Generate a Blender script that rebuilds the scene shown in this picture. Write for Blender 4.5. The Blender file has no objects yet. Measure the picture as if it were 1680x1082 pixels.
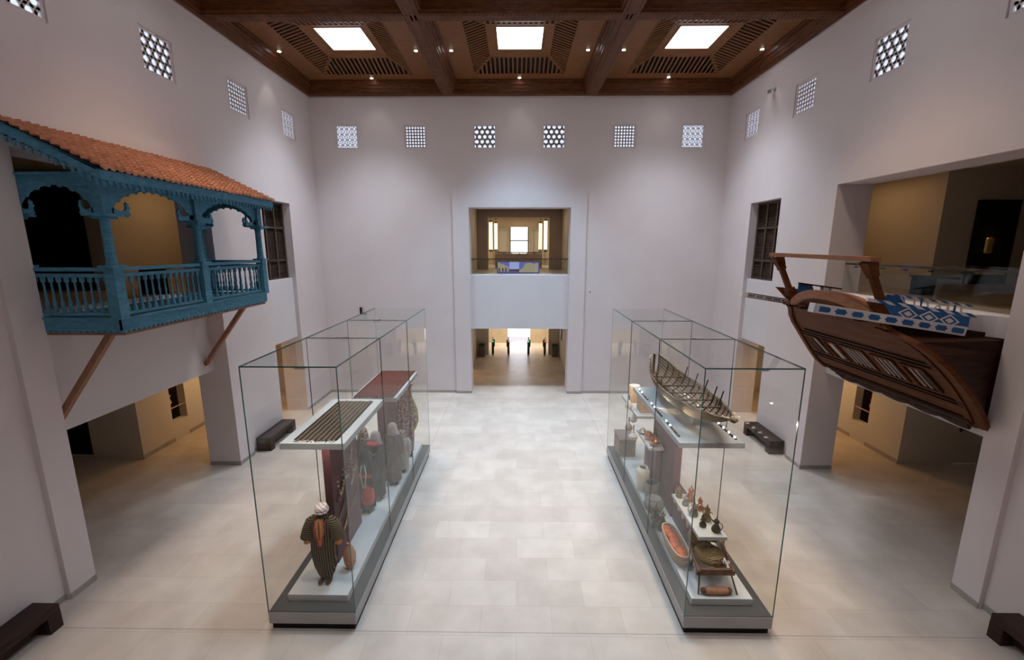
import bpy, math, random
from mathutils import Vector, Matrix
random.seed(7)
sc = bpy.context.scene
COL = sc.collection
PI = math.pi
sin, cos = math.sin, math.cos

# ------------------------------------------------------------------ materials
def _n(nt, t, **kw):
    n = nt.nodes.new(t)
    for k, v in kw.items():
        if k in n.inputs: n.inputs[k].default_value = v
        else: setattr(n, k, v)
    return n
def rgba(c, a=1.0): return (c[0], c[1], c[2], a)
def mat(name, col, rough=0.6, metal=0.0, col2=None, scale=6.0, bump=0.0, bscale=60.0, stretch=(1, 1, 1), detail=4.0, spec=0.25, lo=0.35, hi=0.65):
    m = bpy.data.materials.new(name); m.use_nodes = True
    nt = m.node_tree; b = nt.nodes['Principled BSDF']
    b.inputs['Roughness'].default_value = rough; b.inputs['Metallic'].default_value = metal
    b.inputs['Base Color'].default_value = rgba(col); b.inputs['Specular IOR Level'].default_value = spec
    tc = _n(nt, 'ShaderNodeTexCoord'); mp = _n(nt, 'ShaderNodeMapping'); mp.inputs['Scale'].default_value = stretch
    nt.links.new(tc.outputs['Object'], mp.inputs['Vector'])
    if col2:
        no = _n(nt, 'ShaderNodeTexNoise', Scale=scale, Detail=detail)
        r = _n(nt, 'ShaderNodeValToRGB'); r.color_ramp.elements[0].color = rgba(col); r.color_ramp.elements[1].color = rgba(col2)
        r.color_ramp.elements[0].position = lo; r.color_ramp.elements[1].position = hi
        nt.links.new(mp.outputs[0], no.inputs['Vector']); nt.links.new(no.outputs['Fac'], r.inputs[0]); nt.links.new(r.outputs[0], b.inputs['Base Color'])
    if bump:
        nb = _n(nt, 'ShaderNodeTexNoise', Scale=bscale, Detail=3.0); bp = _n(nt, 'ShaderNodeBump', Strength=bump, Distance=0.02)
        nt.links.new(mp.outputs[0], nb.inputs['Vector']); nt.links.new(nb.outputs['Fac'], bp.inputs['Height']); nt.links.new(bp.outputs[0], b.inputs['Normal'])
    return m
def wave_mat(name, c1, c2, scale=10, direction='X', rough=.7, distort=0.0, pos=.5, stretch=(1, 1, 1), rot=(0, 0, 0), soft=.04):
    m = mat(name, c1, rough); nt = m.node_tree; b = nt.nodes['Principled BSDF']
    tc = nt.nodes['Texture Coordinate']; mp = nt.nodes['Mapping']; mp.inputs['Scale'].default_value = stretch; mp.inputs['Rotation'].default_value = rot
    w = _n(nt, 'ShaderNodeTexWave', Scale=scale, Distortion=distort, bands_direction=direction)
    r = _n(nt, 'ShaderNodeValToRGB'); r.color_ramp.elements[0].color = rgba(c1); r.color_ramp.elements[1].color = rgba(c2)
    r.color_ramp.elements[0].position = pos - soft; r.color_ramp.elements[1].position = pos + soft
    nt.links.new(mp.outputs[0], w.inputs['Vector']); nt.links.new(w.outputs['Fac'], r.inputs[0]); nt.links.new(r.outputs[0], b.inputs['Base Color'])
    return m
def emit(name, col, s):
    m = bpy.data.materials.new(name); m.use_nodes = True; nt = m.node_tree; nt.nodes.clear()
    e = _n(nt, 'ShaderNodeEmission', Color=rgba(col), Strength=s); o = _n(nt, 'ShaderNodeOutputMaterial')
    nt.links.new(e.outputs[0], o.inputs[0]); return m
def glass(name, tint, base=.035, k=.85):
    m = bpy.data.materials.new(name); m.use_nodes = True; nt = m.node_tree; nt.nodes.clear()
    t = _n(nt, 'ShaderNodeBsdfTransparent', Color=rgba(tint)); g = _n(nt, 'ShaderNodeBsdfGlossy', Roughness=0.0)
    g.inputs['Color'].default_value = (.9, .95, .93, 1)
    lw = _n(nt, 'ShaderNodeLayerWeight', Blend=.5); p = _n(nt, 'ShaderNodeMath', operation='POWER'); p.inputs[1].default_value = 4.5
    a = _n(nt, 'ShaderNodeMath', operation='MULTIPLY_ADD'); a.inputs[1].default_value = k; a.inputs[2].default_value = base
    mx = _n(nt, 'ShaderNodeMixShader'); o = _n(nt, 'ShaderNodeOutputMaterial')
    nt.links.new(lw.outputs['Facing'], p.inputs[0]); nt.links.new(p.outputs[0], a.inputs[0]); nt.links.new(a.outputs[0], mx.inputs[0])
    nt.links.new(t.outputs[0], mx.inputs[1]); nt.links.new(g.outputs[0], mx.inputs[2]); nt.links.new(mx.outputs[0], o.inputs[0]); return m

PLASTER = mat('white_plaster', (.72, .655, .66), .85, col2=(.75, .69, .695), scale=.7, bump=.04, bscale=90, spec=.2)
FASCIA = mat('smooth_plaster', (.71, .69, .71), .8, col2=(.74, .72, .74), scale=.6, bump=.02, bscale=70, spec=.2)
WARMWALL = mat('cream_plaster', (.62, .56, .48), .85, col2=(.66, .60, .52), scale=.8, bump=.03, spec=.2)
SKIRT = mat('stone_skirting', (.36, .32, .29), .6, col2=(.42, .38, .34), scale=5)
WOOD = mat('ceiling_dark_wood', (.085, .028, .009), .45, spec=.2, col2=(.14, .048, .016), scale=4, stretch=(1, 1, 5), bump=.05, bscale=20)
WOODL = mat('ceiling_mid_wood', (.175, .072, .024), .5, spec=.25, col2=(.235, .10, .036), scale=3, stretch=(1, 6, 1), bump=.03)
BENCHW = mat('bench_walnut', (.022, .009, .007), .4, col2=(.045, .019, .014), scale=5, stretch=(6, 1, 6), bump=.05)
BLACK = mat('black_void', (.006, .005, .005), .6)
DARK = mat('dark_metal', (.035, .033, .033), .4, .3)
GREYM = mat('case_grey_metal', (.36, .355, .35), .45, .2, col2=(.40, .395, .39), scale=2)
DGREY = mat('case_dark_frame', (.085, .08, .078), .5, .1)
PLATF = mat('display_board_grey', (.60, .61, .60), .7, col2=(.64, .65, .64), scale=2)
SHELFM = mat('display_shelf_white', (.43, .445, .45), .6, col2=(.46, .475, .48), scale=2)
CGLASS = glass('case_glass', (.985, .988, .983), .014, .36)
BGLASS = glass('balustrade_glass', (.90, .92, .90), .025, .35)
GEDGE = mat('glass_green_edge', (.025, .11, .095), .15, spec=.8)
GLINE = mat('glass_joint_grey', (.13, .15, .145), .3)
STEEL = mat('brushed_steel', (.55, .55, .55), .3, .9)
GLOWPANE = emit('added_daylight_glow', (.72, .80, 1.0), 1.15)  # emission standing in for daylight behind the lattices
DIFF = emit('skylight_diffuser', (1, .98, 1.0), 5.0)
SPOT = emit('spot_lens', (1, .95, 1.0), 30)
LEDM = emit('led_lens', (.95, .97, 1), 9)
BLUE = mat('balcony_blue_paint', (.045, .185, .30), .6, spec=.25, col2=(.095, .285, .42), scale=7, stretch=(1, 1, 3), bump=.1, bscale=30, lo=.3, hi=.7)
BLUED = mat('balcony_blue_dark', (.03, .14, .21), .6, col2=(.06, .20, .29), scale=9, bump=.1)
BWOOD = mat('brace_wood', (.26, .13, .075), .55, col2=(.35, .18, .11), scale=5, stretch=(6, 6, 1), bump=.05)
TILE = mat('terracotta_tile', (.30, .125, .07), .8, col2=(.50, .235, .145), scale=9, bump=.1, bscale=40, lo=.3, hi=.7)
SHIPW = mat('ship_brown_wood', (.075, .024, .007), .55, spec=.1, col2=(.15, .05, .017), scale=3, stretch=(1, .5, 6), bump=.08, bscale=14, lo=.3, hi=.7)
SHIPD = mat('ship_dark_wood', (.022, .007, .003), .55, spec=.15, col2=(.045, .014, .006), scale=4, stretch=(.6, 1, 8), bump=.1, bscale=14)
SHIPL = mat('ship_light_wood', (.29, .12, .06), .45, col2=(.38, .17, .085), scale=4, stretch=(6, 1, 6), bump=.04)
SWHITE = mat('ship_white_paint', (.72, .70, .71), .55, col2=(.78, .76, .77), scale=6)
SBLUE = mat('ship_blue_paint', (.022, .105, .29), .5, col2=(.03, .135, .35), scale=5)
ROPE = wave_mat('rope_blue_white', (.74, .72, .73), (.025, .11, .30), 1.15, 'DIAGONAL', .6, stretch=(1.6, 0, 7))
SILVERBAR = mat('grey_window_bar', (.46, .42, .40), .5)
SHUT = mat('shutter_dark_wood', (.055, .034, .026), .55, col2=(.09, .058, .042), scale=6, bump=.05)
MAROON = mat('maroon_panel', (.105, .042, .055), .6, col2=(.125, .052, .065), scale=3)
PURP = mat('aubergine_panel', (.16, .085, .105), .6, col2=(.18, .10, .12), scale=3)
BRASS = mat('aged_brass', (.42, .31, .15), .32, .9, col2=(.30, .22, .12), scale=20)
COPPER = mat('bright_copper', (.80, .38, .22), .25, .9, col2=(.65, .28, .16), scale=15)
TIN = mat('tinned_metal', (.55, .52, .48), .3, .9, col2=(.38, .35, .32), scale=18)
DKMET = mat('dark_bronze', (.10, .085, .065), .35, .8, col2=(.16, .13, .09), scale=15)
CERAM = mat('cream_ceramic', (.72, .63, .52), .5, col2=(.80, .73, .63), scale=10, bump=.05)
CERAMD = mat('grey_clay', (.16, .145, .14), .7, col2=(.22, .20, .19), scale=8, bump=.1)
BASKET = wave_mat('woven_palm', (.36, .25, .17), (.55, .42, .32), 22, 'Z', .8, 1.5, stretch=(1, 1, 1))
ORANGE = mat('orange_wool', (.72, .16, .05), .9, col2=(.42, .10, .05), scale=9, bump=.5, bscale=30)
STRAW = wave_mat('coiled_straw', (.17, .10, .04), (.36, .25, .12), 14, 'Y', .85, 3.0)
LEATH = mat('old_leather', (.11, .05, .028), .6, col2=(.18, .085, .045), scale=12, bump=.3)
LEATHT = mat('tan_leather', (.42, .19, .10), .6, col2=(.52, .25, .14), scale=12, bump=.3)
BOATW = wave_mat('weathered_planks', (.09, .062, .042), (.27, .20, .14), 9, 'Z', .75, 2.0, stretch=(.2, .25, 1), soft=.3)
BOATD = mat('boat_dark_rib', (.04, .026, .018), .7, col2=(.11, .075, .05), scale=14)
CREAMT = mat('pale_wood', (.62, .42, .27), .6, col2=(.72, .52, .36), scale=7)

# floor : large limestone slabs with faint tone changes
def floor_mat():
    m = bpy.data.materials.new('limestone_floor'); m.use_nodes = True; nt = m.node_tree; b = nt.nodes['Principled BSDF']
    tc = _n(nt, 'ShaderNodeTexCoord'); mp = _n(nt, 'ShaderNodeMapping'); mp.inputs['Rotation'].default_value = (0, 0, 0)
    br = _n(nt, 'ShaderNodeTexBrick', Scale=1.0); br.offset = .5
    br.inputs['Brick Width'].default_value = 1.2; br.inputs['Row Height'].default_value = .6; br.inputs['Mortar Size'].default_value = .003
    br.inputs['Color1'].default_value = (.62, .53, .455, 1); br.inputs['Color2'].default_value = (.70, .615, .535, 1); br.inputs['Mortar'].default_value = (.50, .42, .36, 1)
    br.inputs['Bias'].default_value = 0
    no = _n(nt, 'ShaderNodeTexNoise', Scale=1.6, Detail=6.0); r = _n(nt, 'ShaderNodeValToRGB')
    r.color_ramp.elements[0].position = .3; r.color_ramp.elements[1].position = .7
    r.color_ramp.elements[0].color = (.86, .845, .83, 1); r.color_ramp.elements[1].color = (1.04, 1.04, 1.04, 1)
    mx = _n(nt, 'ShaderNodeMix'); mx.data_type = 'RGBA'; mx.blend_type = 'MULTIPLY'; mx.inputs['Factor'].default_value = 1
    nt.links.new(tc.outputs['Object'], mp.inputs[0]); nt.links.new(mp.outputs[0], br.inputs['Vector']); nt.links.new(tc.outputs['Object'], no.inputs['Vector'])
    nt.links.new(no.outputs['Fac'], r.inputs[0]); nt.links.new(br.outputs['Color'], mx.inputs['A']); nt.links.new(r.outputs[0], mx.inputs['B'])
    nt.links.new(mx.outputs['Result'], b.inputs['Base Color'])
    n2 = _n(nt, 'ShaderNodeTexNoise', Scale=9.0, Detail=4.0); r2 = _n(nt, 'ShaderNodeMapRange'); r2.inputs['To Min'].default_value = .30; r2.inputs['To Max'].default_value = .48
    nt.links.new(tc.outputs['Object'], n2.inputs['Vector']); nt.links.new(n2.outputs['Fac'], r2.inputs['Value']); nt.links.new(r2.outputs[0], b.inputs['Roughness'])
    b.inputs['Specular IOR Level'].default_value = .45
    return m
FLOORM = floor_mat()

WARMFL = mat('gallery_sandstone', (.40, .30, .20), .5, col2=(.46, .35, .24), scale=2)
# ------------------------------------------------------------------ mesh builder
class MB:
    def __init__(s): s.v = []; s.f = []; s.m = []
    def face(s, idx, mi=0): s.f.append(tuple(idx)); s.m.append(mi)
    def add(s, vs, fs, mi=0):
        o = len(s.v); s.v += [tuple(v) for v in vs]
        for f in fs: s.face([i + o for i in f], mi)
        return s
    def box(s, x0, x1, y0, y1, z0, z1, mi=0):
        if x0 > x1: x0, x1 = x1, x0
        if y0 > y1: y0, y1 = y1, y0
        return s.add([(x0, y0, z0), (x1, y0, z0), (x1, y1, z0), (x0, y1, z0), (x0, y0, z1), (x1, y0, z1), (x1, y1, z1), (x0, y1, z1)],
                     [(0, 3, 2, 1), (4, 5, 6, 7), (0, 1, 5, 4), (1, 2, 6, 5), (2, 3, 7, 6), (3, 0, 4, 7)], mi)
    def beam(s, p, q, w, h, up=(0, 0, 1), mi=0, w2=None, h2=None):
        p = Vector(p); q = Vector(q); d = (q - p).normalized(); u = Vector(up)
        if abs(d.dot(u)) > .98: u = Vector((1, 0, 0))
        a = d.cross(u).normalized(); b = a.cross(d).normalized(); w2 = w if w2 is None else w2; h2 = h if h2 is None else h2
        vs = [p - a * w / 2 - b * h / 2, p + a * w / 2 - b * h / 2, p + a * w / 2 + b * h / 2, p - a * w / 2 + b * h / 2,
              q - a * w2 / 2 - b * h2 / 2, q + a * w2 / 2 - b * h2 / 2, q + a * w2 / 2 + b * h2 / 2, q - a * w2 / 2 + b * h2 / 2]
        return s.add(vs, [(0, 1, 2, 3), (7, 6, 5, 4), (0, 4, 5, 1), (1, 5, 6, 2), (2, 6, 7, 3), (3, 7, 4, 0)], mi)
    def loft(s, rings, cap=True, closed=True, mi=0):
        o = len(s.v); n = len(rings[0])
        for r in rings: s.v += [tuple(p) for p in r]
        for i in range(len(rings) - 1):
            for j in range(n if closed else n - 1):
                k = (j + 1) % n
                s.face((o + i * n + j, o + i * n + k, o + (i + 1) * n + k, o + (i + 1) * n + j), mi)
        if cap and closed:
            s.face([o + j for j in range(n)][::-1], mi); s.face([o + (len(rings) - 1) * n + j for j in range(n)], mi)
        return s
    def tube(s, pts, r, n=8, mi=0, flat=1.0):
        pts = [Vector(p) for p in pts]; rs = r if isinstance(r, (list, tuple)) else [r] * len(pts); rings = []
        pu = None
        for i, p in enumerate(pts):
            d = (pts[min(i + 1, len(pts) - 1)] - pts[max(i - 1, 0)]).normalized()
            u = pu if pu is not None else (Vector((0, 0, 1)) if abs(d.z) < .9 else Vector((1, 0, 0)))
            a = d.cross(u)
            if a.length < 1e-4: a = d.orthogonal()
            a.normalize(); b = a.cross(d).normalized(); pu = b
            rings.append([p + a * rs[i] * cos(2 * PI * k / n) + b * rs[i] * flat * sin(2 * PI * k / n) for k in range(n)])
        return s.loft(rings, mi=mi)
    def lathe(s, cx, cy, prof, n=14, mi=0, sx=1, sy=1):
        return s.loft([[(cx + r * sx * cos(2 * PI * k / n), cy + r * sy * sin(2 * PI * k / n), z) for k in range(n)] for r, z in prof], mi=mi)
    def ell(s, c, r, n=12, m=8, mi=0):
        pr = []
        for i in range(m + 1):
            a = -PI / 2 + PI * i / m; pr.append((max(cos(a), .02), sin(a)))
        return s.loft([[(c[0] + r[0] * q * cos(2 * PI * k / n), c[1] + r[1] * q * sin(2 * PI * k / n), c[2] + r[2] * z) for k in range(n)] for q, z in pr], mi=mi)
    def prism(s, poly, f, d, mi=0):
        """poly: 2-D points; f(u,v,t) -> xyz ; extruded t from 0 to d"""
        return s.loft([[f(u, v, 0) for u, v in poly], [f(u, v, d) for u, v in poly]], mi=mi)
    def strip(s, top, bot, f, d, mi=0):
        """panel between two equal-length polylines top/bot (2-D) extruded by d; safe for concave outlines"""
        n = len(top); o = len(s.v)
        for t in (0, d):
            s.v += [f(u, v, t) for u, v in top]; s.v += [f(u, v, t) for u, v in bot]
        for i in range(n - 1):
            a, b, c, e = o + i, o + i + 1, o + n + i + 1, o + n + i
            s.face((a, b, c, e), mi); s.face((a + 2 * n, e + 2 * n, c + 2 * n, b + 2 * n), mi)
            s.face((a, a + 2 * n, b + 2 * n, b), mi); s.face((e, c, c + 2 * n, e + 2 * n), mi)
        s.face((o, o + n, o + 3 * n, o + 2 * n), mi); s.face((o + n - 1, o + 3 * n - 1, o + 4 * n - 1, o + 2 * n - 1), mi)
        return s
    def build(s, name, m, parent=None, smooth=False, loc=None, bevel=0):
        me = bpy.data.meshes.new(name)
        off = Vector((0, 0, 0))
        p = parent
        while p is not None: off += p.location; p = p.parent
        if loc is not None: off += Vector(loc)
        me.from_pydata([tuple(Vector(v) - off) for v in s.v], [], s.f)
        ms = m if isinstance(m, (list, tuple)) else [m]
        for x in ms: me.materials.append(x)
        me.polygons.foreach_set('material_index', s.m)
        if smooth: me.polygons.foreach_set('use_smooth', [True] * len(me.polygons))
        me.validate(); me.update()
        import bmesh
        bm = bmesh.new(); bm.from_mesh(me); bmesh.ops.recalc_face_normals(bm, faces=bm.faces); bm.to_mesh(me); bm.free()
        o = bpy.data.objects.new(name, me); COL.objects.link(o)
        if parent is not None: o.parent = parent
        if loc is not None: o.location = loc
        if smooth:
            md = o.modifiers.new('edge', 'EDGE_SPLIT'); md.split_angle = math.radians(50)
        if bevel:
            b = o.modifiers.new('bevel', 'BEVEL'); b.width = bevel; b.segments = 2; b.limit_method = 'ANGLE'
        return o

def tag(o, label, cat, group=None, kind=None):
    o['label'] = label; o['category'] = cat
    if group: o['group'] = group
    if kind: o['kind'] = kind
    return o
def root(name, loc, label, cat, group=None, rz=0):
    o = bpy.data.objects.new(name, None); COL.objects.link(o); o.location = loc; o.rotation_euler = (0, 0, rz); o.empty_display_size = .2
    return tag(o, label, cat, group)
def struct(o, label=None):
    o['kind'] = 'structure'
    if label: o['label'] = label
    return o
def dup(r, loc=None, rz=None, label=None, group=None, cat=None, scale=None):
    def cp(o, par):
        c = o.copy(); COL.objects.link(c); c.parent = par
        for ch in [x for x in o.children]: cp(ch, c)
        return c
    kids = list(r.children); c = r.copy(); COL.objects.link(c)
    for ch in kids: cp(ch, c)
    if loc is not None: c.location = loc
    if rz is not None: c.rotation_euler = (0, 0, rz)
    if scale is not None: c.scale = (scale, scale, scale)
    if label: c['label'] = label
    if group: c['group'] = group
    if cat: c['category'] = cat
    return c

# ------------------------------------------------------------------ camera
f, pit, yaw, rol = 713.04, .1887, .012, -.0007
cp_, sp_ = cos(pit), sin(pit); cy_, sy_ = cos(yaw), sin(yaw)
Fv = Vector((-sy_ * cp_, cy_ * cp_, -sp_)); Rv = Vector((cy_, sy_, 0)); Dv = Fv.cross(Rv)
R2 = cos(rol) * Rv + sin(rol) * Dv; D2 = -sin(rol) * Rv + cos(rol) * Dv
cd = bpy.data.cameras.new('camera'); cam = bpy.data.objects.new('camera', cd); COL.objects.link(cam)
cam.matrix_world = Matrix.Translation((0, 0, 6.2)) @ Matrix((R2, -D2, -Fv)).transposed().to_4x4()
cd.sensor_width = 36; cd.lens = f / 1680 * 36; cd.clip_end = 200; cd.clip_start = .05
sc.camera = cam

# ------------------------------------------------------------------ dimensions
WL, WR, YB, ZC = -8.06, 8.15, 17.98, 11.85
CLY = [(4.44, 5.36), (7.30, 8.22), (10.16, 11.08), (13.02, 13.94), (15.86, 16.76)]   # clerestory spans along the side walls
CLZ = (9.95, 10.86)
CLX = [(-7.12, -6.21), (-4.43, -3.53), (-1.74, -.82), (.95, 1.87), (3.67, 4.60), (6.31, 7.24)]

def holed(u0, u1, z0, z1, holes, fn, t):
    """wall sheet with thickness t; holes are (u0,u1,z0,z1); fn(u,z,t)->xyz"""
    us = sorted({u0, u1, *[h[0] for h in holes], *[h[1] for h in holes]}); zs = sorted({z0, z1, *[h[2] for h in holes], *[h[3] for h in holes]})
    us = [u for u in us if u0 <= u <= u1]; zs = [z for z in zs if z0 <= z <= z1]
    def solid(i, j):
        if i < 0 or j < 0 or i >= len(us) - 1 or j >= len(zs) - 1: return False
        cu, cz = (us[i] + us[i + 1]) / 2, (zs[j] + zs[j + 1]) / 2
        return not any(h[0] < cu < h[1] and h[2] < cz < h[3] for h in holes)
    mb = MB()
    for i in range(len(us) - 1):
        for j in range(len(zs) - 1):
            if not solid(i, j): continue
            a, b, c, d = us[i], us[i + 1], zs[j], zs[j + 1]
            mb.add([fn(a, c, 0), fn(b, c, 0), fn(b, d, 0), fn(a, d, 0)], [(0, 1, 2, 3)]); mb.add([fn(a, c, t), fn(b, c, t), fn(b, d, t), fn(a, d, t)], [(3, 2, 1, 0)])
            for (di, dj, p, q) in ((-1, 0, (a, c), (a, d)), (1, 0, (b, c), (b, d)), (0, -1, (a, c), (b, c)), (0, 1, (a, d), (b, d))):
                if not solid(i + di, j + dj): mb.add([fn(*p, 0), fn(*q, 0), fn(*q, t), fn(*p, t)], [(0, 1, 2, 3)])
    import bmesh
    return mb

# floor
struct(MB().box(-15.2, 15.2, -2.6, 30, -.2, 0).build('floor', FLOORM), 'pale limestone floor of large slabs')
for i, (a, b, c, d) in enumerate([(-8.0, 8.1, 6.055, 6.067), (-2.735, -2.725, 6.067, 17.9), (2.775, 2.785, 6.067, 17.9), (-8, 8.1, 17.13, 17.14)]):
    struct(MB().box(a, b, c, d, -.01, .0012).build('trim_floor_joint', SKIRT), 'thin dark movement joint in the stone floor')
# side walls
BAYS = [(7.13, 11.53, -.1, 7.75), (14.05, 15.82, -.1, 7.70)]
clh = [(a, b, CLZ[0], CLZ[1]) for a, b in CLY]
struct(holed(-2.6, YB, 0, 13.0, BAYS + clh, lambda u, z, t: (WL - t, u, z), .8).build('wall_left', PLASTER), 'tall white plaster wall with the blue balcony bay')
struct(holed(-2.6, YB, 0, 13.0, BAYS + clh, lambda u, z, t: (WR + t, u, z), .8).build('wall_right', PLASTER), 'tall white plaster wall with the ship stern bay')
struct(holed(WL - .8, WR + .8, 0, 13.0, [(-1.95, 2.14, -.1, 7.75)] + [(a, b, CLZ[0], CLZ[1]) for a, b in CLX], lambda u, z, t: (u, YB + t, z), .7).build('wall_back', PLASTER), 'tall white plaster end wall with central two-storey opening')
struct(MB().box(WL - .8, WR + .8, -2.8, -2.6, 0, 13).build('wall_front', PLASTER))
# raised surrounds
def surround(fn, a0, a1, b0, b1, zt, zt2, name, lab):
    mb = MB()
    P = [(a0, 0), (a0, zt2), (b1, zt2), (b1, 0), (b0, 0), (b0, zt), (a1, zt), (a1, 0)]
    for q in ([(a0, 0), (a1, 0), (a1, zt), (a0, zt)], [(b0, 0), (b1, 0), (b1, zt), (b0, zt)], [(a0, zt), (b1, zt), (b1, zt2), (a0, zt2)]): mb.prism(q, fn, .09)
    return struct(mb.build(name, PLASTER), lab)
surround(lambda u, z, t: (WL + t, u, z), 6.65, 7.13, 11.53, 12.2, 7.75, 8.38, 'trim_bay_surround', 'raised plaster surround around the balcony bay')
surround(lambda u, z, t: (WR - t, u, z), 6.65, 7.13, 11.53, 12.2, 7.75, 8.38, 'trim_bay_surround', 'raised plaster surround around the ship bay')
surround(lambda u, z, t: (u, YB - t, z), -2.6, -1.95, 2.14, 2.76, 7.75, 8.4, 'trim_door_surround', 'raised plaster surround around the end wall opening')
# spandrels
struct(MB().box(-1.95, 2.14, YB + .06, YB + .7, 2.81, 5.06).build('trim_spandrel', FASCIA), 'plain white band between the two end wall openings')
for s, W in ((-1, WL), (1, WR)):
    struct(MB().box(W + s * .14, W + s * .8, 14.05, 15.82, 2.92, 5.09).build('trim_spandrel', FASCIA), 'plain white band below the shuttered window')
# upper side galleries (solid floor slabs whose front edge is the bay fascia)
for s, X0 in ((-1, -8.40), (1, 8.42)):
    side = 'balcony' if s < 0 else 'ship'
    mb = MB().box(X0, s * 15.2, 7.13, 11.53, 2.84, 5.02).box(X0 + s * .46, s * 15.2, 4, 7.13, 2.84, 5.02).box(X0 + s * .46, s * 15.2, 11.53, 18.6, 2.84, 5.02)
    struct(mb.build('floor_gallery', FASCIA), 'white gallery floor edge behind the ' + side)
    struct(MB().box(X0 + s * .5, s * 15.2, 4, 18.6, 5.02, 5.03).build('floor_gallery_paving', WARMFL))
    struct(MB().box(X0 + s * .5, s * 15.2, 3.9, 18.6, 8.2, 8.4).build('ceiling_gallery', WARMWALL))
    # receding wall with niche, facing wall, end wall, outer wall
    XI = s * 11.08
    for z0, z1, nm in ((0, 2.84, 'ground floor'), (5.02, 8.2, 'gallery')):
        hol = [(13.07, 13.70, .62, 3.0)] if z0 == 0 else []
        struct(holed(12.10, 18.6, z0, z1, hol, lambda u, z, t: (XI + s * t, u, z), .25).build('wall_side_room', WARMWALL), 'cream wall running away behind the %s on the %s' % (side, nm))
        if z0 == 0 and s < 0: hol = [(-13.9, -12.58, -1, 2.6)]
        elif z0 == 0: hol = [(12.66, 13.52, -1, 2.1)]
        else: hol = []
        a, b = sorted((XI, s * 15.2))
        struct(holed(a, b, z0, z1, hol, lambda u, z, t: (u, 11.85 + t, z), .25).build('wall_side_room', WARMWALL), 'cream cross wall behind the %s on the %s' % (side, nm))
        struct(MB().box(s * 8.9, s * 11.3, 18.4, 18.6, z0, z1).build('wall_side_room_end', WARMWALL))
        struct(MB().box(s * 15.0, s * 15.2, 3.9, 12.1, z0, z1).build('wall_side_room_outer', WARMWALL))
        struct(MB().box(s * 8.9, s * 15.2, 3.9, 4.1, z0, z1).build('wall_side_room_front', WARMWALL))
    if s < 0: struct(MB().box(-13.95, -12.5, 12.12, 12.2, 0, 2.7).build('door_dark_panel', BLACK), 'black panel painted for the dark of the doorway beside the small wall sign')  # black panel stands for the unlit space beyond the doorway
    # niche box, shelf
    struct(MB().box(XI + s * .85, XI + s * .9, 13.0, 13.75, .0, 2.84).box(XI + s * .25, XI + s * .85, 13.02, 13.07, 0, 2.84).box(XI + s * .25, XI + s * .85, 13.70, 13.75, 0, 2.84).build('wall_niche', SHUT), 'dark display niche in the cream wall behind the ' + side)
    r = root('niche_shelf', (XI + s * .4, 13.4, 1.1), 'thin glass shelf in wall niche behind the ' + side, 'shelf')
    MB().box(XI + s * .02, XI + s * .8, 13.09, 13.68, 1.1, 1.115).build('shelf_board', BGLASS, r)
    MB().box(XI + s * .02, XI + s * .05, 13.09, 13.68, 1.08, 1.1).build('shelf_edge', CREAMT, r)
    o = MB().lathe(XI + s * .3, 13.36, [(.05, 1.115), (.09, 1.2), (.05, 1.32), (.06, 1.38), (.09, 1.44), (.02, 1.47)], 12).build('exhibit_jar', COPPER if s > 0 else CREAMT, smooth=True)
    tag(o, ('small copper exhibit' if s > 0 else 'small pale exhibit') + ' on shelf in niche behind the ' + side, 'exhibit')
    # skirtings
    struct(MB().box(XI - s * .012, XI, 11.838, 13.07, 0, .12).box(XI - s * .012, XI, 13.7, 18.4, 0, .12).build('baseboard_side_room', SKIRT))
# skirtings in the hall
for W, s in ((WL, 1), (WR, -1)):
    mb = MB()
    for a, b in ((-2.5, 6.65), (12.2, 14.05), (15.82, YB)): mb.box(W, W + s * .012, a, b, 0, .11)
    for a, b in ((6.65, 7.13), (11.53, 12.2)): mb.box(W + s * .09, W + s * .102, a, b, 0, .11)
    mb.box(W - s * .8, W + s * .102, 11.518, 11.53, 0, .11)
    struct(mb.build('baseboard_hall', SKIRT))
mb = MB()
for a, b in ((WL, -2.6), (2.76, WR)): mb.box(a, b, YB - .012, YB, 0, .11)
for a, b in ((-2.6, -1.95), (2.14, 2.76)): mb.box(a, b, YB - .102, YB - .09, 0, .11)
struct(mb.build('baseboard_back', SKIRT))

# door in the ground floor wall behind the ship
r = root('door', (13.09, 11.85, 0), 'closed cream door with lever handle in wall behind the ship', 'door'); r['kind'] = 'structure'
MB().box(12.68, 13.5, 11.9, 11.95, .01, 2.08).build('leaf', WARMWALL, r)
MB().box(12.74, 12.78, 11.86, 11.9, 1.0, 1.12).box(12.76, 12.9, 11.84, 11.86, 1.05, 1.075).build('handle', DARK, r)
# small wall sign behind balcony
r = root('wall_sign', (-12.3, 11.82, 2.3), 'small lit sign board on cream wall beside the dark doorway', 'sign')
MB().box(-12.52, -12.08, 11.80, 11.85, 2.02, 2.62).build('backboard', DARK, r)
mb = MB().box(-12.5, -12.14, 11.785, 11.80, 2.06, 2.36).build('plate', mat('sign_cream', (.62, .56, .46), .6), r)
m2 = MB()
for k in range(3): m2.box(-12.44, -12.2, 11.782, 11.785, 2.13 + .06 * k, 2.145 + .06 * k)
m2.build('text_lines', SHUT, r)

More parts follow.
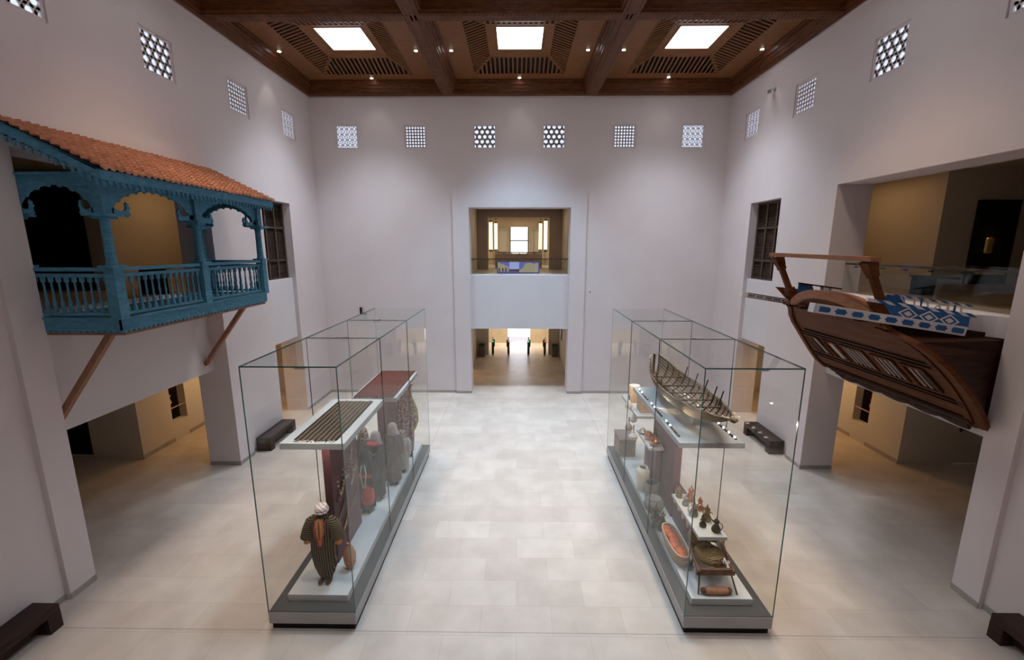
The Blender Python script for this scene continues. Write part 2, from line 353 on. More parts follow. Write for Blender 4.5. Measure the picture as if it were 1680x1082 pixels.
# ------------------------------------------------------------------ shuttered windows
for s, W in ((-1, WL), (1, WR)):
    X = W + s * .26
    r = root('window', (X, 14.93, 5.09), 'tall dark wooden shuttered window beside the ' + ('blue balcony' if s < 0 else 'ship stern'), 'window'); r['kind'] = 'structure'
    mb = MB(); a, b, z0, z1 = 14.05, 15.82, 5.09, 7.70
    fb = lambda y0, y1, zz0, zz1, d=.04: mb.box(X, X + s * d, y0, y1, zz0, zz1)
    for y in (a, a + .56, a + 1.13, b - .08): fb(y, y + .08, z0, z1)
    for z in (z0, z0 + .62, z0 + 1.72, z1 - .07): fb(a, b, z, z + .07, .05)
    mb.build('shutter_frame', mat('shutter_frame_wood', (.085, .055, .042), .5), r)
    mb = MB(); z = z0 + .05
    while z < z1 - .05:
        mb.beam((X + s * .07, a, z), (X + s * .07, b, z), .012, .055, up=(s * .7, 0, .7)); z += .062
    mb.build('louvres', SHUT, r)
    MB().box(X + s * .1, X + s * .12, a, b, z0, z1).build('backing', BLACK, r)

# ------------------------------------------------------------------ clerestory jali windows
def clipbar(mb, cx, cz, ang, off, half, w, f3, t):
    dx, dz = cos(ang), sin(ang); nx, nz = -dz, dx; px, pz = nx * off, nz * off; lo, hi = -9, 9
    for p, d in ((px, dx), (pz, dz)):
        if abs(d) < 1e-6:
            if abs(p) > half: return
            continue
        a, b = (-half - p) / d, (half - p) / d
        if a > b: a, b = b, a
        lo, hi = max(lo, a), min(hi, b)
    if hi - lo < .02: return
    q = [(px + dx * lo + nx * w / 2, pz + dz * lo + nz * w / 2), (px + dx * hi + nx * w / 2, pz + dz * hi + nz * w / 2),
         (px + dx * hi - nx * w / 2, pz + dz * hi - nz * w / 2), (px + dx * lo - nx * w / 2, pz + dz * lo - nz * w / 2)]
    mb.prism([(cx + a, cz + b) for a, b in q], f3, t)
def jali(name, kind, c0, c1, fn, lab):
    """fn(u,z,t): t is depth into the wall"""
    cu, cz = (c0 + c1) / 2, sum(CLZ) / 2; hw, hz = (c1 - c0) / 2, (CLZ[1] - CLZ[0]) / 2
    o = fn(cu, CLZ[0], .08); r = root(name, o, lab, 'window'); r['kind'] = 'structure'
    fr = .065; mb = MB()
    for q in ([(c0, CLZ[0]), (c1, CLZ[0]), (c1, CLZ[0] + fr), (c0, CLZ[0] + fr)], [(c0, CLZ[1] - fr), (c1, CLZ[1] - fr), (c1, CLZ[1]), (c0, CLZ[1])],
              [(c0, CLZ[0] + fr), (c0 + fr, CLZ[0] + fr), (c0 + fr, CLZ[1] - fr), (c0, CLZ[1] - fr)], [(c1 - fr, CLZ[0] + fr), (c1, CLZ[0] + fr), (c1, CLZ[1] - fr), (c1 - fr, CLZ[1] - fr)]):
        mb.prism(q, lambda u, z, t: fn(u, z, .03 + t), .09)
    mb.build('frame', PLASTER, r)
    mb = MB(); half = min(hw, hz) - fr; f3 = lambda u, z, t: fn(u, z, .035 + t * .6)
    if kind == 'kagome':
        d = .178
        for a in (0, PI / 3, 2 * PI / 3):
            for k in range(-5, 6): clipbar(mb, cu, cz, a, (k + .5) * d if a == 0 else k * d + (d / 2 if a > 2 else -d / 2) * .999, half, .055, f3, .04)
    elif kind == 'grid':
        n = 7; d = 2 * half / n
        for k in range(n + 1):
            clipbar(mb, cu, cz, PI / 2, -half + k * d, half, .05, f3, .04); clipbar(mb, cu, cz, 0, -half + k * d, half, .045, f3, .04)
    else:
        n = 4; d = 2 * half / n
        for k in range(n + 1): clipbar(mb, cu, cz, PI / 2, -half + k * d, half, .022, f3, .04)
        for k in range(n * 2 + 1): clipbar(mb, cu, cz, 0, -half + k * d / 2, half, .012, f3, .03)
        for i in range(n):
            for j in range(n):
                x, z = cu - half + (i + .5) * d, cz - half + (j + .5) * d
                for k in range(8):
                    a0, a1 = PI / 4 * k, PI / 4 * (k + 1); r0, r1 = d * .42, d * .27
                    mb.prism([(x + r0 * cos(a0), z + r0 * sin(a0)), (x + r0 * cos(a1), z + r0 * sin(a1)), (x + r1 * cos(a1), z + r1 * sin(a1)), (x + r1 * cos(a0), z + r1 * sin(a0))], f3, .035)
    mb.build('lattice', PLASTER, r)
    MB().prism([(c0, CLZ[0]), (c1, CLZ[0]), (c1, CLZ[1]), (c0, CLZ[1])], lambda u, z, t: fn(u, z, .075 + t), .01).build('glow_pane', GLOWPANE, r)  # added glowing sheet so the lattice holes read as bright
    return r
KB = ['fine', 'grid', 'kagome', 'kagome', 'grid', 'fine']
nm = {'fine': 'ring', 'grid': 'square', 'kagome': 'star'}
NB = ['end wall, in its corner beside the balcony wall', 'end wall, second from the balcony wall', 'end wall, just balcony side of centre',
      'end wall, just ship side of centre', 'end wall, second from the ship wall', 'end wall, in its corner beside the ship wall']
wi = 1
for i, (a, b) in enumerate(CLX):
    jali('window_%d' % wi, KB[i], a, b, lambda u, z, t: (u, YB + t, z), 'small %s-lattice window high on %s' % (nm[KB[i]], NB[i])); wi += 1
for s, W in ((-1, WL), (1, WR)):
    for i, (a, b) in enumerate(CLY):
        k = ['kagome', 'kagome', 'kagome', 'grid', 'fine'][i]
        pos = ['above the near bench', 'nearest the picture edge', 'above the bay', 'between bay and end corner', 'beside the end corner'][i]
        jali('window_%d' % wi, k, a, b, (lambda u, z, t: (WL - t, u, z)) if s < 0 else (lambda u, z, t: (WR + t, u, z)),
             'small %s-lattice window high on %s wall, %s' % (nm[k], 'balcony' if s < 0 else 'ship', pos)); wi += 1

# ------------------------------------------------------------------ ceiling
CXS = [-5.40, .05, 5.50]; HX = [2.52, 2.54, 2.56]
ROWS = [(12.34, 17.70), (6.60, 11.98), (.90, 6.26)]
Z0, ZF, ZS = ZC, 12.30, 12.58
xs = [WL, CXS[0] - 2.50, CXS[0] + 2.54, CXS[1] - 2.50, CXS[1] + 2.52, CXS[2] - 2.50, CXS[2] + 2.50, WR]
coff = [(xs[1], xs[2]), (xs[3], xs[4]), (xs[5], xs[6])]
# beams : longitudinal and cross, each its own trim
for i, (a, b) in enumerate([(xs[0] + .001, xs[1]), (xs[2], xs[3]), (xs[4], xs[5]), (xs[6], xs[7] - .001)]):
    mb = MB().box(a, b, -2.6, YB - .001, Z0, 12.9)
    if 0 < i < 3:
        mb.box(a + .10, b - .10, -2.6, 17.7, Z0 - .012, Z0)
        mb.box(a + .04, a + .07, -2.6, 17.7, Z0 - .008, Z0).box(b - .07, b - .04, -2.6, 17.7, Z0 - .008, Z0)
    struct(mb.build('trim_ceiling_beam', WOOD), 'dark wooden ceiling beam running the length of the hall')
for i, (a, b) in enumerate([(17.70, YB - .002), (11.98, 12.34), (6.26, 6.60), (-2.6, .90)]):
    for (c, d) in coff:
        mb = MB().box(c, d, a, b, Z0 + .001, 12.9)
        struct(mb.build('trim_cross_beam', WOOD), 'dark wooden cross beam of the coffered ceiling')
    if i == 1:
        mb = MB()   # dentil row along the cross beam
        x = xs[1]
        while x < xs[6]:
            mb.box(x, x + .05, a + .06, b - .06, Z0 - .012, Z0); x += .1
        struct(mb.build('trim_dentil', WOOD), 'row of small carved dentils under the cross beam')
struct(MB().box(WL, WR, -2.6, YB, 12.9, 13.1).build('ceiling', BLACK), 'ceiling void above the wooden coffers')
# cornice strip on wall under the ceiling
struct(MB().box(WL + .001, WL + .03, -2.6, YB, Z0 - .05, Z0).box(WR - .03, WR - .001, -2.6, YB, Z0 - .05, Z0).box(WL, WR, YB - .03, YB, Z0 - .05, Z0).build('trim_cornice', PLASTER))
def rect(x0, x1, y0, y1, i, z): return [(x0 + i, y0 + i, z), (x1 - i, y0 + i, z), (x1 - i, y1 - i, z), (x0 + i, y1 - i, z)]
crow = ['on the balcony side', 'in the middle', 'on the ship side']
for ri, (y0, y1) in enumerate(ROWS):
    for ci, (x0, x1) in enumerate(coff):
        mb = MB()
        prof = [(0, Z0), (.012, Z0 + .06), (.05, Z0 + .07), (.05, Z0 + .16), (.075, Z0 + .17), (.09, Z0 + .27), (.13, Z0 + .29), (.14, Z0 + .38), (.17, Z0 + .40), (.17, ZF)]
        mb.loft([rect(x0, x1, y0, y1, i, z) for i, z in prof], cap=False)
        struct(mb.build('ceiling_coffer_moulding', WOOD), 'stepped dark wood moulding of a ceiling coffer')
        # flat ring, then pyramid frame up to the skylight
        cx, cy = (x0 + x1) / 2, (y0 + y1) / 2; e = .80; sk = .72
        a = [(cx - 1.62, cx + 1.62, cy - 2.02, cy + 2.02)][0]
        b = (cx - 1.0, cx + 1.0, cy - 1.12, cy + 1.12)
        ring = [rect(x0, x1, y0, y1, .17, ZF), [(a[0], a[2], ZF), (a[1], a[2], ZF), (a[1], a[3], ZF), (a[0], a[3], ZF)]]
        mb = MB().loft(ring, cap=False)
        zb = ZF + .2
        mb.loft([[(b[0], b[2], zb), (b[1], b[2], zb), (b[1], b[3], zb), (b[0], b[3], zb)], [(cx - sk, cy - sk - .04, ZS), (cx + sk, cy - sk - .04, ZS), (cx + sk, cy + sk + .04, ZS), (cx - sk, cy + sk + .04, ZS)]], cap=False)
        # hip boards at the corners of the pyramid
        for sx, sy in ((-1, -1), (1, -1), (1, 1), (-1, 1)):
            p = Vector((cx + sx * 1.62, cy + sy * 2.02, ZF)); q = Vector((cx + sx * 1.0, cy + sy * 1.12, zb))
            mb.beam(p, q, .11, .012)
        struct(mb.build('ceiling_coffer_panel', WOODL), 'mid brown wood panel of a ceiling coffer')
        where = crow[ci] + [', far row', ', middle row', ', entrance row'][ri]
        r = root('skylight', (cx, cy, ZS), 'glowing white square skylight in the coffer ' + where, 'skylight', 'ceiling skylights')
        MB().box(cx - sk + .02, cx + sk - .02, cy - sk - .02, cy + sk + .02, ZS + .005, ZS + .02).build('diffuser', DIFF, r)
        mb = MB()
        for q in ((cx - sk - .05, cx - sk + .02, cy - sk - .09, cy + sk + .09), (cx + sk - .02, cx + sk + .05, cy - sk - .09, cy + sk + .09)): mb.box(*q, ZS - .012, ZS + .03)
        for q in ((cx - sk, cx + sk, cy - sk - .09, cy - sk - .02), (cx - sk, cx + sk, cy + sk + .02, cy + sk + .09)): mb.box(*q, ZS - .012, ZS + .03)
        mb.build('frame', WOODL, r)
        # slatted grilles on the four slopes
        sides = [((a[0], a[3]), (a[1], a[3]), (b[1], b[3]), (b[0], b[3]), 'end wall side'), ((a[1], a[2]), (a[0], a[2]), (b[0], b[2]), (b[1], b[2]), 'entrance side'),
                 ((a[0], a[2]), (a[0], a[3]), (b[0], b[3]), (b[0], b[2]), 'balcony side'), ((a[1], a[3]), (a[1], a[2]), (b[1], b[2]), (b[1], b[3]), 'ship side')]
        for si, (p0, p1, q1, q0, wh) in enumerate(sides):
            P0, P1 = Vector((*p0, ZF)), Vector((*p1, ZF)); Q0, Q1 = Vector((*q0, zb)), Vector((*q1, zb))
            rr = root('ceiling_grille', (P0 + P1) / 2, 'slatted grille on %s of coffer %s' % (wh, where), 'grille', 'slatted ceiling grilles')
            up = Vector((0, 0, .06))
            MB().add([P0 + up, P1 + up, Q1 + up, Q0 + up, P0 + up * 1.1, P1 + up * 1.1, Q1 + up * 1.1, Q0 + up * 1.1], [(0, 1, 2, 3), (4, 7, 6, 5), (0, 4, 5, 1), (1, 5, 6, 2), (2, 6, 7, 3), (3, 7, 4, 0)]).build('backing', BLACK, rr)
            mb = MB(); L = (P1 - P0).length; n = 21 if L < 3.5 else 25; d = (P1 - P0) / L; up_s = (Q0 + Q1) / 2 - (P0 + P1) / 2
            i0 = (Q0 - P0).dot(d); i1 = L - (P1 - Q1).dot(d)
            for k in range(n + 1):
                t = L * k / n; fr = 1.0
                if t < i0: fr = t / i0
                elif t > i1: fr = (L - t) / (L - i1)
                if fr < .08: continue
                s0 = P0 + d * t; mb.beam(s0, s0 + up_s * fr, L / n * .38, .03)
            mb.beam(P0, P1, .03, .035); mb.beam(Q0, Q1, .03, .035)
            mb.build('slats', WOODL, rr)
        if ri == 0:
            for k, (dx, dy, w2) in enumerate([(-2.17 if ci else -2.2, .1, 'balcony side'), (2.15, .1, 'ship side'), (0, 2.36, 'end wall side')]):
                p = (cx + dx, cy + dy, ZF)
                rr = root('ceiling_downlight', p, 'round downlight on %s of coffer %s' % (w2, where), 'downlight', 'ceiling downlights')
                MB().lathe(p[0], p[1], [(.075, ZF - .012), (.075, ZF + .01), (.05, ZF + .01), (.05, ZF - .012)], 16).build('ring', BRASS, rr)
                MB().lathe(p[0], p[1], [(.052, ZF - .02), (.03, ZF - .028), (.001, ZF - .03)], 14).build('lens', SPOT, rr)


# ------------------------------------------------------------------ wooden balcony
BX, BY0, BY1 = -6.68, 7.16, 11.38      # front plane and the two ends
BW = -8.30
def arch_lines(u0, u1, zs, za, zt):
    """top and bottom outline of an arched board between posts at u0 and u1"""
    n = 84; top = []; bot = []; w = u1 - u0
    for k in range(n + 1):
        q = k / n; u = u0 + w * q; d = min(q, 1 - q) * w; e = min(.10, w * .06)
        if d < e: z = zs + .02
        else:
            t = min(1, (d - e) / (w / 2 - e)); z = zs + .12 + (za - zs - .12) * (1 - (1 - t) ** 2.1) ** .8
            z += -.034 * max(0, sin(q * w * 34)) ** 3
        top.append((u, zt)); bot.append((u, z))
    return top, bot
r = root('wooden_balcony', ((BX + WL) / 2, (BY0 + BY1) / 2, 4.78), 'blue carved wooden balcony with terracotta tiled roof projecting from the wall', 'balcony')
BAL = r
MB().box(BW, BX + .02, BY0 + .02, BY1 - .02, 4.93, 4.99).build('deck', BLUED, r)
MB().box(BW, BX + .01, BY0 + .01, BY1 - .01, 4.72, 4.76).build('underside_board', BWOOD, r)
fX = lambda u, z, t: (BX + t, u, z)
fY0 = lambda u, z, t: (u, BY0 - t, z)
fY1 = lambda u, z, t: (u, BY1 + t, z)
def scallop(u0, u1, zt, zb, amp, per):
    n = max(4, int((u1 - u0) / per) * 6); top = []; bot = []
    for k in range(n + 1):
        q = k / n; top.append((u0 + (u1 - u0) * q, zt)); bot.append((u0 + (u1 - u0) * q, zb - amp * abs(sin(PI * q * n / 6))))
    return top, bot
mb = MB()
mb.strip(*scallop(BY0 - .04, BY1 + .04, 5.0, 4.81, .045, .10), lambda u, z, t: (BX + .04 - t, u, z), .05)
mb.strip(*scallop(BW, BX + .03, 5.0, 4.81, .045, .10), lambda u, z, t: (u, BY0 - .04 + t, z), .05)
mb.strip(*scallop(BW, BX + .03, 5.0, 4.81, .045, .10), lambda u, z, t: (u, BY1 + .04 - t, z), .05)
mb.build('scalloped_skirt', BLUE, r)
MB().box(BX - .03, BX + .07, BY0 - .06, BY1 + .06, 4.99, 5.03).box(BW, BX + .05, BY0 - .06, BY0 + .04, 4.99, 5.03).box(BW, BX + .05, BY1 - .04, BY1 + .06, 4.99, 5.03).build('plinth_rail', BLUE, r)
POSTS = [(BX, BY0), (BX, 9.2), (BX, BY1)]
for (x, y) in POSTS + [(BW + .12, BY0), (BW + .12, BY1)]:
    mb = MB().box(x - .085, x + .085, y - .085, y + .085, 5.0, 5.86).box(x - .13, x + .13, y - .13, y + .13, 5.86, 5.90)
    mb.lathe(x, y, [(.085, 5.90), (.075, 5.98), (.068, 6.3), (.07, 6.6), (.09, 6.66)], 12)
    mb.box(x - .19, x + .19, y - .19, y + .19, 6.68, 6.72).box(x - .12, x + .12, y - .12, y + .12, 6.64, 6.68).box(x - .08, x + .08, y - .08, y + .08, 6.72, 7.34)
    mb.build('post', BLUE, r)
def rails(u0, u1, fn):
    mb = MB()
    for za, zb, w in ((5.80, 5.86, .09), (5.70, 5.76, .05), (5.06, 5.11, .06)):
        mb.prism([(u0, za), (u1, za), (u1, zb), (u0, zb)], lambda u, z, t: fn(u, z, t - w / 2), w)
    mb.build('handrail', BLUE, r)
BPROF = [(.034, 5.10), (.034, 5.18), (.020, 5.20), (.030, 5.25), (.026, 5.29), (.013, 5.34), (.021, 5.42), (.014, 5.50), (.017, 5.57), (.012, 5.60), (.034, 5.63), (.034, 5.71)]
def balusters(u0, u1, n, fn):
    first = None
    for k in range(n):
        u = u0 + (u1 - u0) * (k + .5) / n; p = fn(u, 0, 0)
        if first is None:
            first = MB().lathe(0, 0, BPROF, 8).build('baluster', BLUE, None, smooth=True); first.parent = r; o = first
        else:
            o = first.copy(); COL.objects.link(o); o.parent = r
        o.location = Vector((p[0], p[1], 0)) - r.location
for u0, u1, n, fn, fr in ((BY0 + .09, 9.11, 13, fX, 0), (9.29, BY1 - .09, 11, fX, 0), (BW + .21, BX - .09, 10, fY0, 1), (BW + .21, BX - .09, 9, fY1, 1)):
    rails(u0, u1, fn); balusters(u0, u1, n, fn)
for u0, u1, fn in ((BY0 + .08, 9.12, fX), (9.28, BY1 - .08, fX), (BW + .2, BX - .08, fY0), (BW + .2, BX - .08, fY1)):
    t, b = arch_lines(u0, u1, 6.72, 7.17, 7.32)
    mb = MB().strip(t, b, lambda u, z, t: fn(u, z, t - .02), .04)
    # peacock heads and crests beside the springing
    for sg, ub in ((1, u0), (-1, u1)):
        w = u1 - u0; k = min(1, w / 1.9)
        P = [(ub + sg * a * k, 6.72 + b) for a, b in ((.0, .0), (.30, .0), (.36, -.03), (.375, .0), (.42, .01), (.39, .05), (.395, .11), (.43, .135), (.39, .15), (.40, .20), (.375, .185), (.36, .22), (.345, .18), (.35, .12), (.31, .075), (.22, .07), (.12, .10), (.0, .12))]
        mb.prism(P, lambda u, z, t: fn(u, z, t - .02), .04)
    mb.build('arched_board', BLUE, r)
# top plates, eave, gable verge
EX, EY0, EY1, EZ, RZ = -6.36, 6.86, 11.62, 7.36, 8.17
MB().box(BX - .06, BX + .06, BY0 - .08, BY1 + .08, 7.28, 7.36).box(BW, BX, BY0 - .05, BY0 + .05, 7.32, 7.36).box(BW, BX, BY1 - .05, BY1 + .05, 7.32, 7.36).build('top_plate', BLUE, r)
def keyhole(u0, u1, z, per, fn, mb, d):
    n = int((u1 - u0) / per)
    for k in range(n):
        u = u0 + (k + .5) * (u1 - u0) / n; z_ = z(u)
        mb.prism([(u - per * .36, z_ + .01), (u + per * .36, z_ + .01), (u + per * .30, z_ - .035), (u + per * .12, z_ - .05), (u + per * .2, z_ - .09), (u - per * .2, z_ - .09), (u - per * .12, z_ - .05), (u - per * .30, z_ - .035)], fn, d)
mb = MB().box(EX - .035, EX + .005, EY0 - .005, EY1, EZ - .15, EZ - .0)
keyhole(EY0, EY1, lambda u: EZ - .15, .115, lambda u, z, t: (EX - .03 + t, u, z), mb, .02)
mb.build('eave_board', BLUE, r)
sl = (RZ - EZ) / (EX - WL); zr = lambda x: EZ + (EX - x) * sl
for y, nme in ((EY0, 'verge_board'), (EY1, 'verge_board')):
    mb = MB(); x0 = WL + .07
    yy = y if y == EY0 else y - .03
    mb.prism([(x0, zr(x0) - .17), (EX, EZ - .15), (EX, EZ - .0), (x0, zr(x0) - .01)], lambda u, z, t: (u, yy + t, z), .03)
    keyhole(x0, EX, lambda u: zr(u) - .16, .115, lambda u, z, t: (u, yy + t, z), mb, .02)
    mb.build(nme, BLUE, r)
# tiled roof: overlapping courses of barrel-edged tiles
nr, nc = 12, 36; mb = MB(); S = 5
for i in range(nr):
    q0, q1 = i / nr, (i + 1.25) / nr
    for (qa, la) in ((q0, .05), (q1, .012)): pass
    ra, rb = [], []
    for k in range(nc * S + 1):
        y = EY0 - .02 + (EY1 - EY0 + .04) * k / (nc * S); ph = (k % S) / S
        h = .026 * (1 if ph < .3 else 0) + .01 * sin(PI * ph)
        jit = .006 * sin(i * 12.9 + (k // S) * 7.3)
        xa = EX + .05 - (EX + .05 - WL - .07) * q0; xb = EX + .05 - (EX + .05 - WL - .07) * min(q1, 1)
        ra.append((xa, y, zr(xa) + .062 + h * 1.3 + jit)); rb.append((xb, y, zr(xb) + .008 + h))
    low = [(p[0] + .001, p[1], p[2] - .055) for p in ra]
    mb.loft([low, ra, rb], cap=False, closed=False)
mb.build('roof_tiles', TILE, r)
MB().add([(EX, EY0, EZ), (EX, EY1, EZ), (WL + .065, EY1, RZ), (WL + .065, EY0, RZ), (EX, EY0, EZ - .03), (EX, EY1, EZ - .03), (WL + .065, EY1, RZ - .03), (WL + .065, EY0, RZ - .03)],
         [(0, 1, 2, 3), (7, 6, 5, 4), (0, 4, 5, 1), (1, 5, 6, 2), (2, 6, 7, 3), (3, 7, 4, 0)]).build('roof_boarding', BLUED, r)
for y in (7.42, 11.24):
    MB().beam((-8.39, y, 3.08), (-7.12, y, 4.73), .10, .10, up=(0, 1, 0)).build('diagonal_brace', BWOOD, r)

# ------------------------------------------------------------------ ship stern
r = root('ship_stern', (7.2, 9.2, 3.0), 'brown wooden dhow stern with blue and white rails jutting out of the wall bay', 'ship stern')
kT, cT = 1.03, 11.35
TX = lambda z: cT - kT * z
tf = lambda off: (lambda u, z, t: (TX(z) + off - t * .70, u, z - t * .72))      # (Y,Z) on the raking transom, t outward
OUT = [(7.50, 5.08), (7.36, 4.82), (7.02, 4.68), (6.86, 4.50), (6.80, 4.25), (6.82, 3.95), (6.90, 3.65), (7.02, 3.35), (7.14, 3.14),
       (7.45, 3.06), (10.75, 3.06), (11.12, 3.18), (11.22, 3.35), (11.10, 3.62), (10.92, 3.92), (10.74, 4.20), (10.58, 4.45), (10.38, 4.66), (10.15, 4.82), (9.95, 5.0)]
tr = MB().prism(OUT, tf(.06), .06).build('transom', SHIPW, r)
# outer moulding following the sides of the transom
pts = [(u, z) for u, z in OUT[1:9]]
for o_, t_, w_, h_ in ((.02, .03, .14, .07), (.27, .02, .12, .05)):
    mb = MB().loft([[tf(0)(a + o_ + q * w_ / 2, z, t_ + p * h_ / 2) for q, p in ((-1, -1), (1, -1), (1, 1), (-1, 1))] for a, z in pts]); mb.build('edge_moulding', SHIPW, r)
mb = MB().loft([[tf(0)(a - .05 + q * .065, z, .03 + p * .035) for q, p in ((-1, -1), (1, -1), (1, 1), (-1, 1))] for a, z in OUT[11:20]]); mb.build('edge_moulding', SHIPW, r)
# horizontal mouldings of the transom
mb = MB()
for u0, u1, z, w in ((7.05, 10.35, 4.28, .05), (7.1, 10.7, 4.21, .03), (7.15, 10.95, 3.60, .05), (7.2, 11.05, 3.53, .03), (7.35, 11.0, 3.24, .05)):
    mb.beam(tf(0)(u0, z, .025), tf(0)(u1, z, .025), w, .05, up=(-.7, 0, -.7))
mb.build('rail_moulding', SHIPD, r)
# carved skirt below
top = []; bot = []
for k in range(61):
    q = k / 60; u = 7.35 + 3.5 * q; top.append((u, 3.22)); bot.append((u, 3.02 - .06 * abs(sin(q * PI * 5)) + (.12 if q < .05 or q > .95 else 0)))
mb = MB().strip(top, bot, tf(-.02), .05)
for k in range(7):
    u = 7.75 + .45 * k; mb.beam(tf(0)(u, 3.12, .06), tf(0)(u + .3, 3.10, .06), .04, .03, up=(-.7, 0, -.7))
mb.build('carved_skirt', SHIPD, r)
# stern windows
for i, (u0, u1, kind) in enumerate([(10.18, 10.62, 'side'), (9.55, 10.04, 'bar1'), (8.95, 9.42, 'open1'), (8.22, 8.80, 'bars'), (7.58, 8.10, 'side2')]):
    pass
WN = [(10.14, 10.62, 1), (9.56, 9.98, 1), (8.78, 9.40, 5), (8.06, 8.56, 4), (7.42, 7.86, 2)]
for i, (u0, u1, nb) in enumerate(WN):
    z0, z1 = 3.70, 4.12
    w = MB().prism([(u0, z0), (u1, z0), (u1, z1), (u0, z1)], tf(-.006), .012).build('stern_window', BLACK, r)
    mb = MB()
    for a, b in (((u0, z0), (u1, z0)), ((u0, z1), (u1, z1)), ((u0, z0), (u0, z1)), ((u1, z0), (u1, z1))): mb.beam(tf(0)(*a, .03), tf(0)(*b, .03), .05, .05, up=(-.7, 0, -.7))
    mb.build('window_frame', SHIPW, w)
    for k in range(nb):
        if nb == 1: ua = u0 + (.13 if i == 0 else .17); bw = .06 if i == 0 else .13
        else: ua = u0 + .07 + (u1 - u0 - .14) * k / (nb - 1) if nb > 2 else u0 + .16 + .13 * k; bw = .032
        m2 = MB().beam(tf(0)(ua, z0 + .03, .04), tf(0)(ua, z1 - .03, .04), bw, .015, up=(-.7, 0, -.7)); m2.build('window_bar', SILVERBAR, w)
for u in (10.52, 7.50):
    mb = MB(); P = [(u + .13 * cos(a), 4.0 + .11 * sin(a)) for a in [PI * k / 10 for k in range(11)]] + [(u - .13, 3.72), (u + .13, 3.72)]
    mb.prism(P, tf(-.03), .02); mb.build('arched_niche', SHIPD, r)
# hull sides, back into the bay
ring1 = [(TX(min(z, 4.74)) + .05, u, min(z, 4.74) - .01) for u, z in OUT]
ring2 = [(8.04 if TX(z) < 7.9 else TX(z) + .1, min(max(u, 7.18), 11.35), min(z, 4.70) - .01) for u, z in OUT]
ring3 = [(8.41, min(max(u, 7.18), 11.35), min(z, 4.69) - .01) for u, z in OUT]
hull = MB().loft([ring1, ring2, ring3], cap=False).build('hull_side', SHIPD, r)
# upper planking under the rail on both sides
MB().add([(6.35, 7.40, 4.98), (8.41, 7.40, 4.72), (8.41, 7.40, 4.3), (6.9, 7.2, 4.3), (6.35, 7.5, 4.98), (8.41, 7.5, 4.72), (8.41, 7.5, 4.3), (6.9, 7.3, 4.3)],
         [(0, 1, 2, 3), (7, 6, 5, 4), (0, 4, 5, 1), (1, 5, 6, 2), (2, 6, 7, 3), (3, 7, 4, 0)]).build('upper_planking', SHIPD, r)
# taffrail arch with thick rounded top
def archz(q): return 5.06 + .08 * q + .27 * (1 - abs(2 * q - 1) ** 2.2)
rings = []
for k in range(25):
    q = k / 24; u = 9.78 - 2.32 * q; z = archz(q); x = 6.14 - .09 * q - .16 * sin(PI * q)
    rings.append([(x, u, z), (x + .32, u, z - .02), (x + .32, u, z - .08), (x + .10, u, z - .17), (x, u, z - .17)])
MB().loft(rings).build('taffrail', SHIPL, r)
mb = MB(); top = []; bot = []
for k in range(25):
    q = k / 24; u = 9.9 - 2.44 * q; top.append((u, archz(q) - .12)); bot.append((u, 4.86))
mb.strip(top, bot, lambda u, z, t: (6.18 + t + (5.05 - z) * .5, u, z), .05); mb.build('counter_board', SHIPW, r)
for k in range(6):
    u = 9.75 - .4 * k; MB().box(6.06, 6.28, u - .05, u + .05, 4.90, 4.94).build('bracket_block', SHIPD, r)
# deck
MB().box(6.35, 8.41, 7.55, 10.4, 4.86, 4.92).build('deck', SHIPW, r)
# rubbing bands with cartouches
for sy, yb in ((-1, 7.36), (1, 10.50)):
    p0, p1 = Vector((4.98 if sy < 0 else 5.38, yb, 5.20 if sy < 0 else 5.10)), Vector((7.58, yb, 4.80))
    if sy > 0: p1 = Vector((6.85, yb, 4.86))
    d = (p1 - p0).normalized(); up = Vector((-d.z, 0, d.x))
    b = MB().beam(p0, p1,   .14, .155 if sy < 0 else .12, up=(0, 0, 1)).build('rubbing_band', SWHITE, r)
    n = 9; L = (p1 - p0).length
    if sy < 0:
        for k in range(n):
            c = p0 + d * (.17 + (L - .32) * k / (n - 1)); h = .045; w = .105
            fn = lambda u, z, t: tuple(c + d * u + up * z + Vector((0, -.07 - t, 0)))
            if k == 0: P = [(-.08, -h), (.07, -h), (.10, -.03), (.11, 0), (.10, .03), (.07, h), (-.08, h)]
            elif k == n - 1: P = [(-w + .02, -h), (w - .02, -h), (w, -.02), (w, .02), (w - .02, h), (-w + .02, h), (-w, .02), (-w, -.02)]
            else: P = [(-.075, -h), (.075, -h), (.085, -.018), (.115, 0), (.085, .018), (.075, h), (-.075, h), (-.085, .018), (-.115, 0), (-.085, -.018)]
            MB().prism(P, fn, .006).build('cartouche', SBLUE, b)
    else:
        m2 = MB()
        for o_ in (.05, -.05): m2.beam(p0 + d * .13 + up * o_ + Vector((0, -.073, 0)), p0 + d * (L - .45) + up * o_ + Vector((0, -.073, 0)), .008, .016)
        m2.build('border_line', SHUT, b)
        for k in range(17):
            if k % 4 == 3: continue
            c = p0 + d * (.17 + .052 * k); m3 = MB().beam(c + Vector((0, -.073, 0)) - d * .016, c + Vector((0, -.073, 0)) + d * .016, .008, .034); m3.build('carved_motif', SHUT, b)
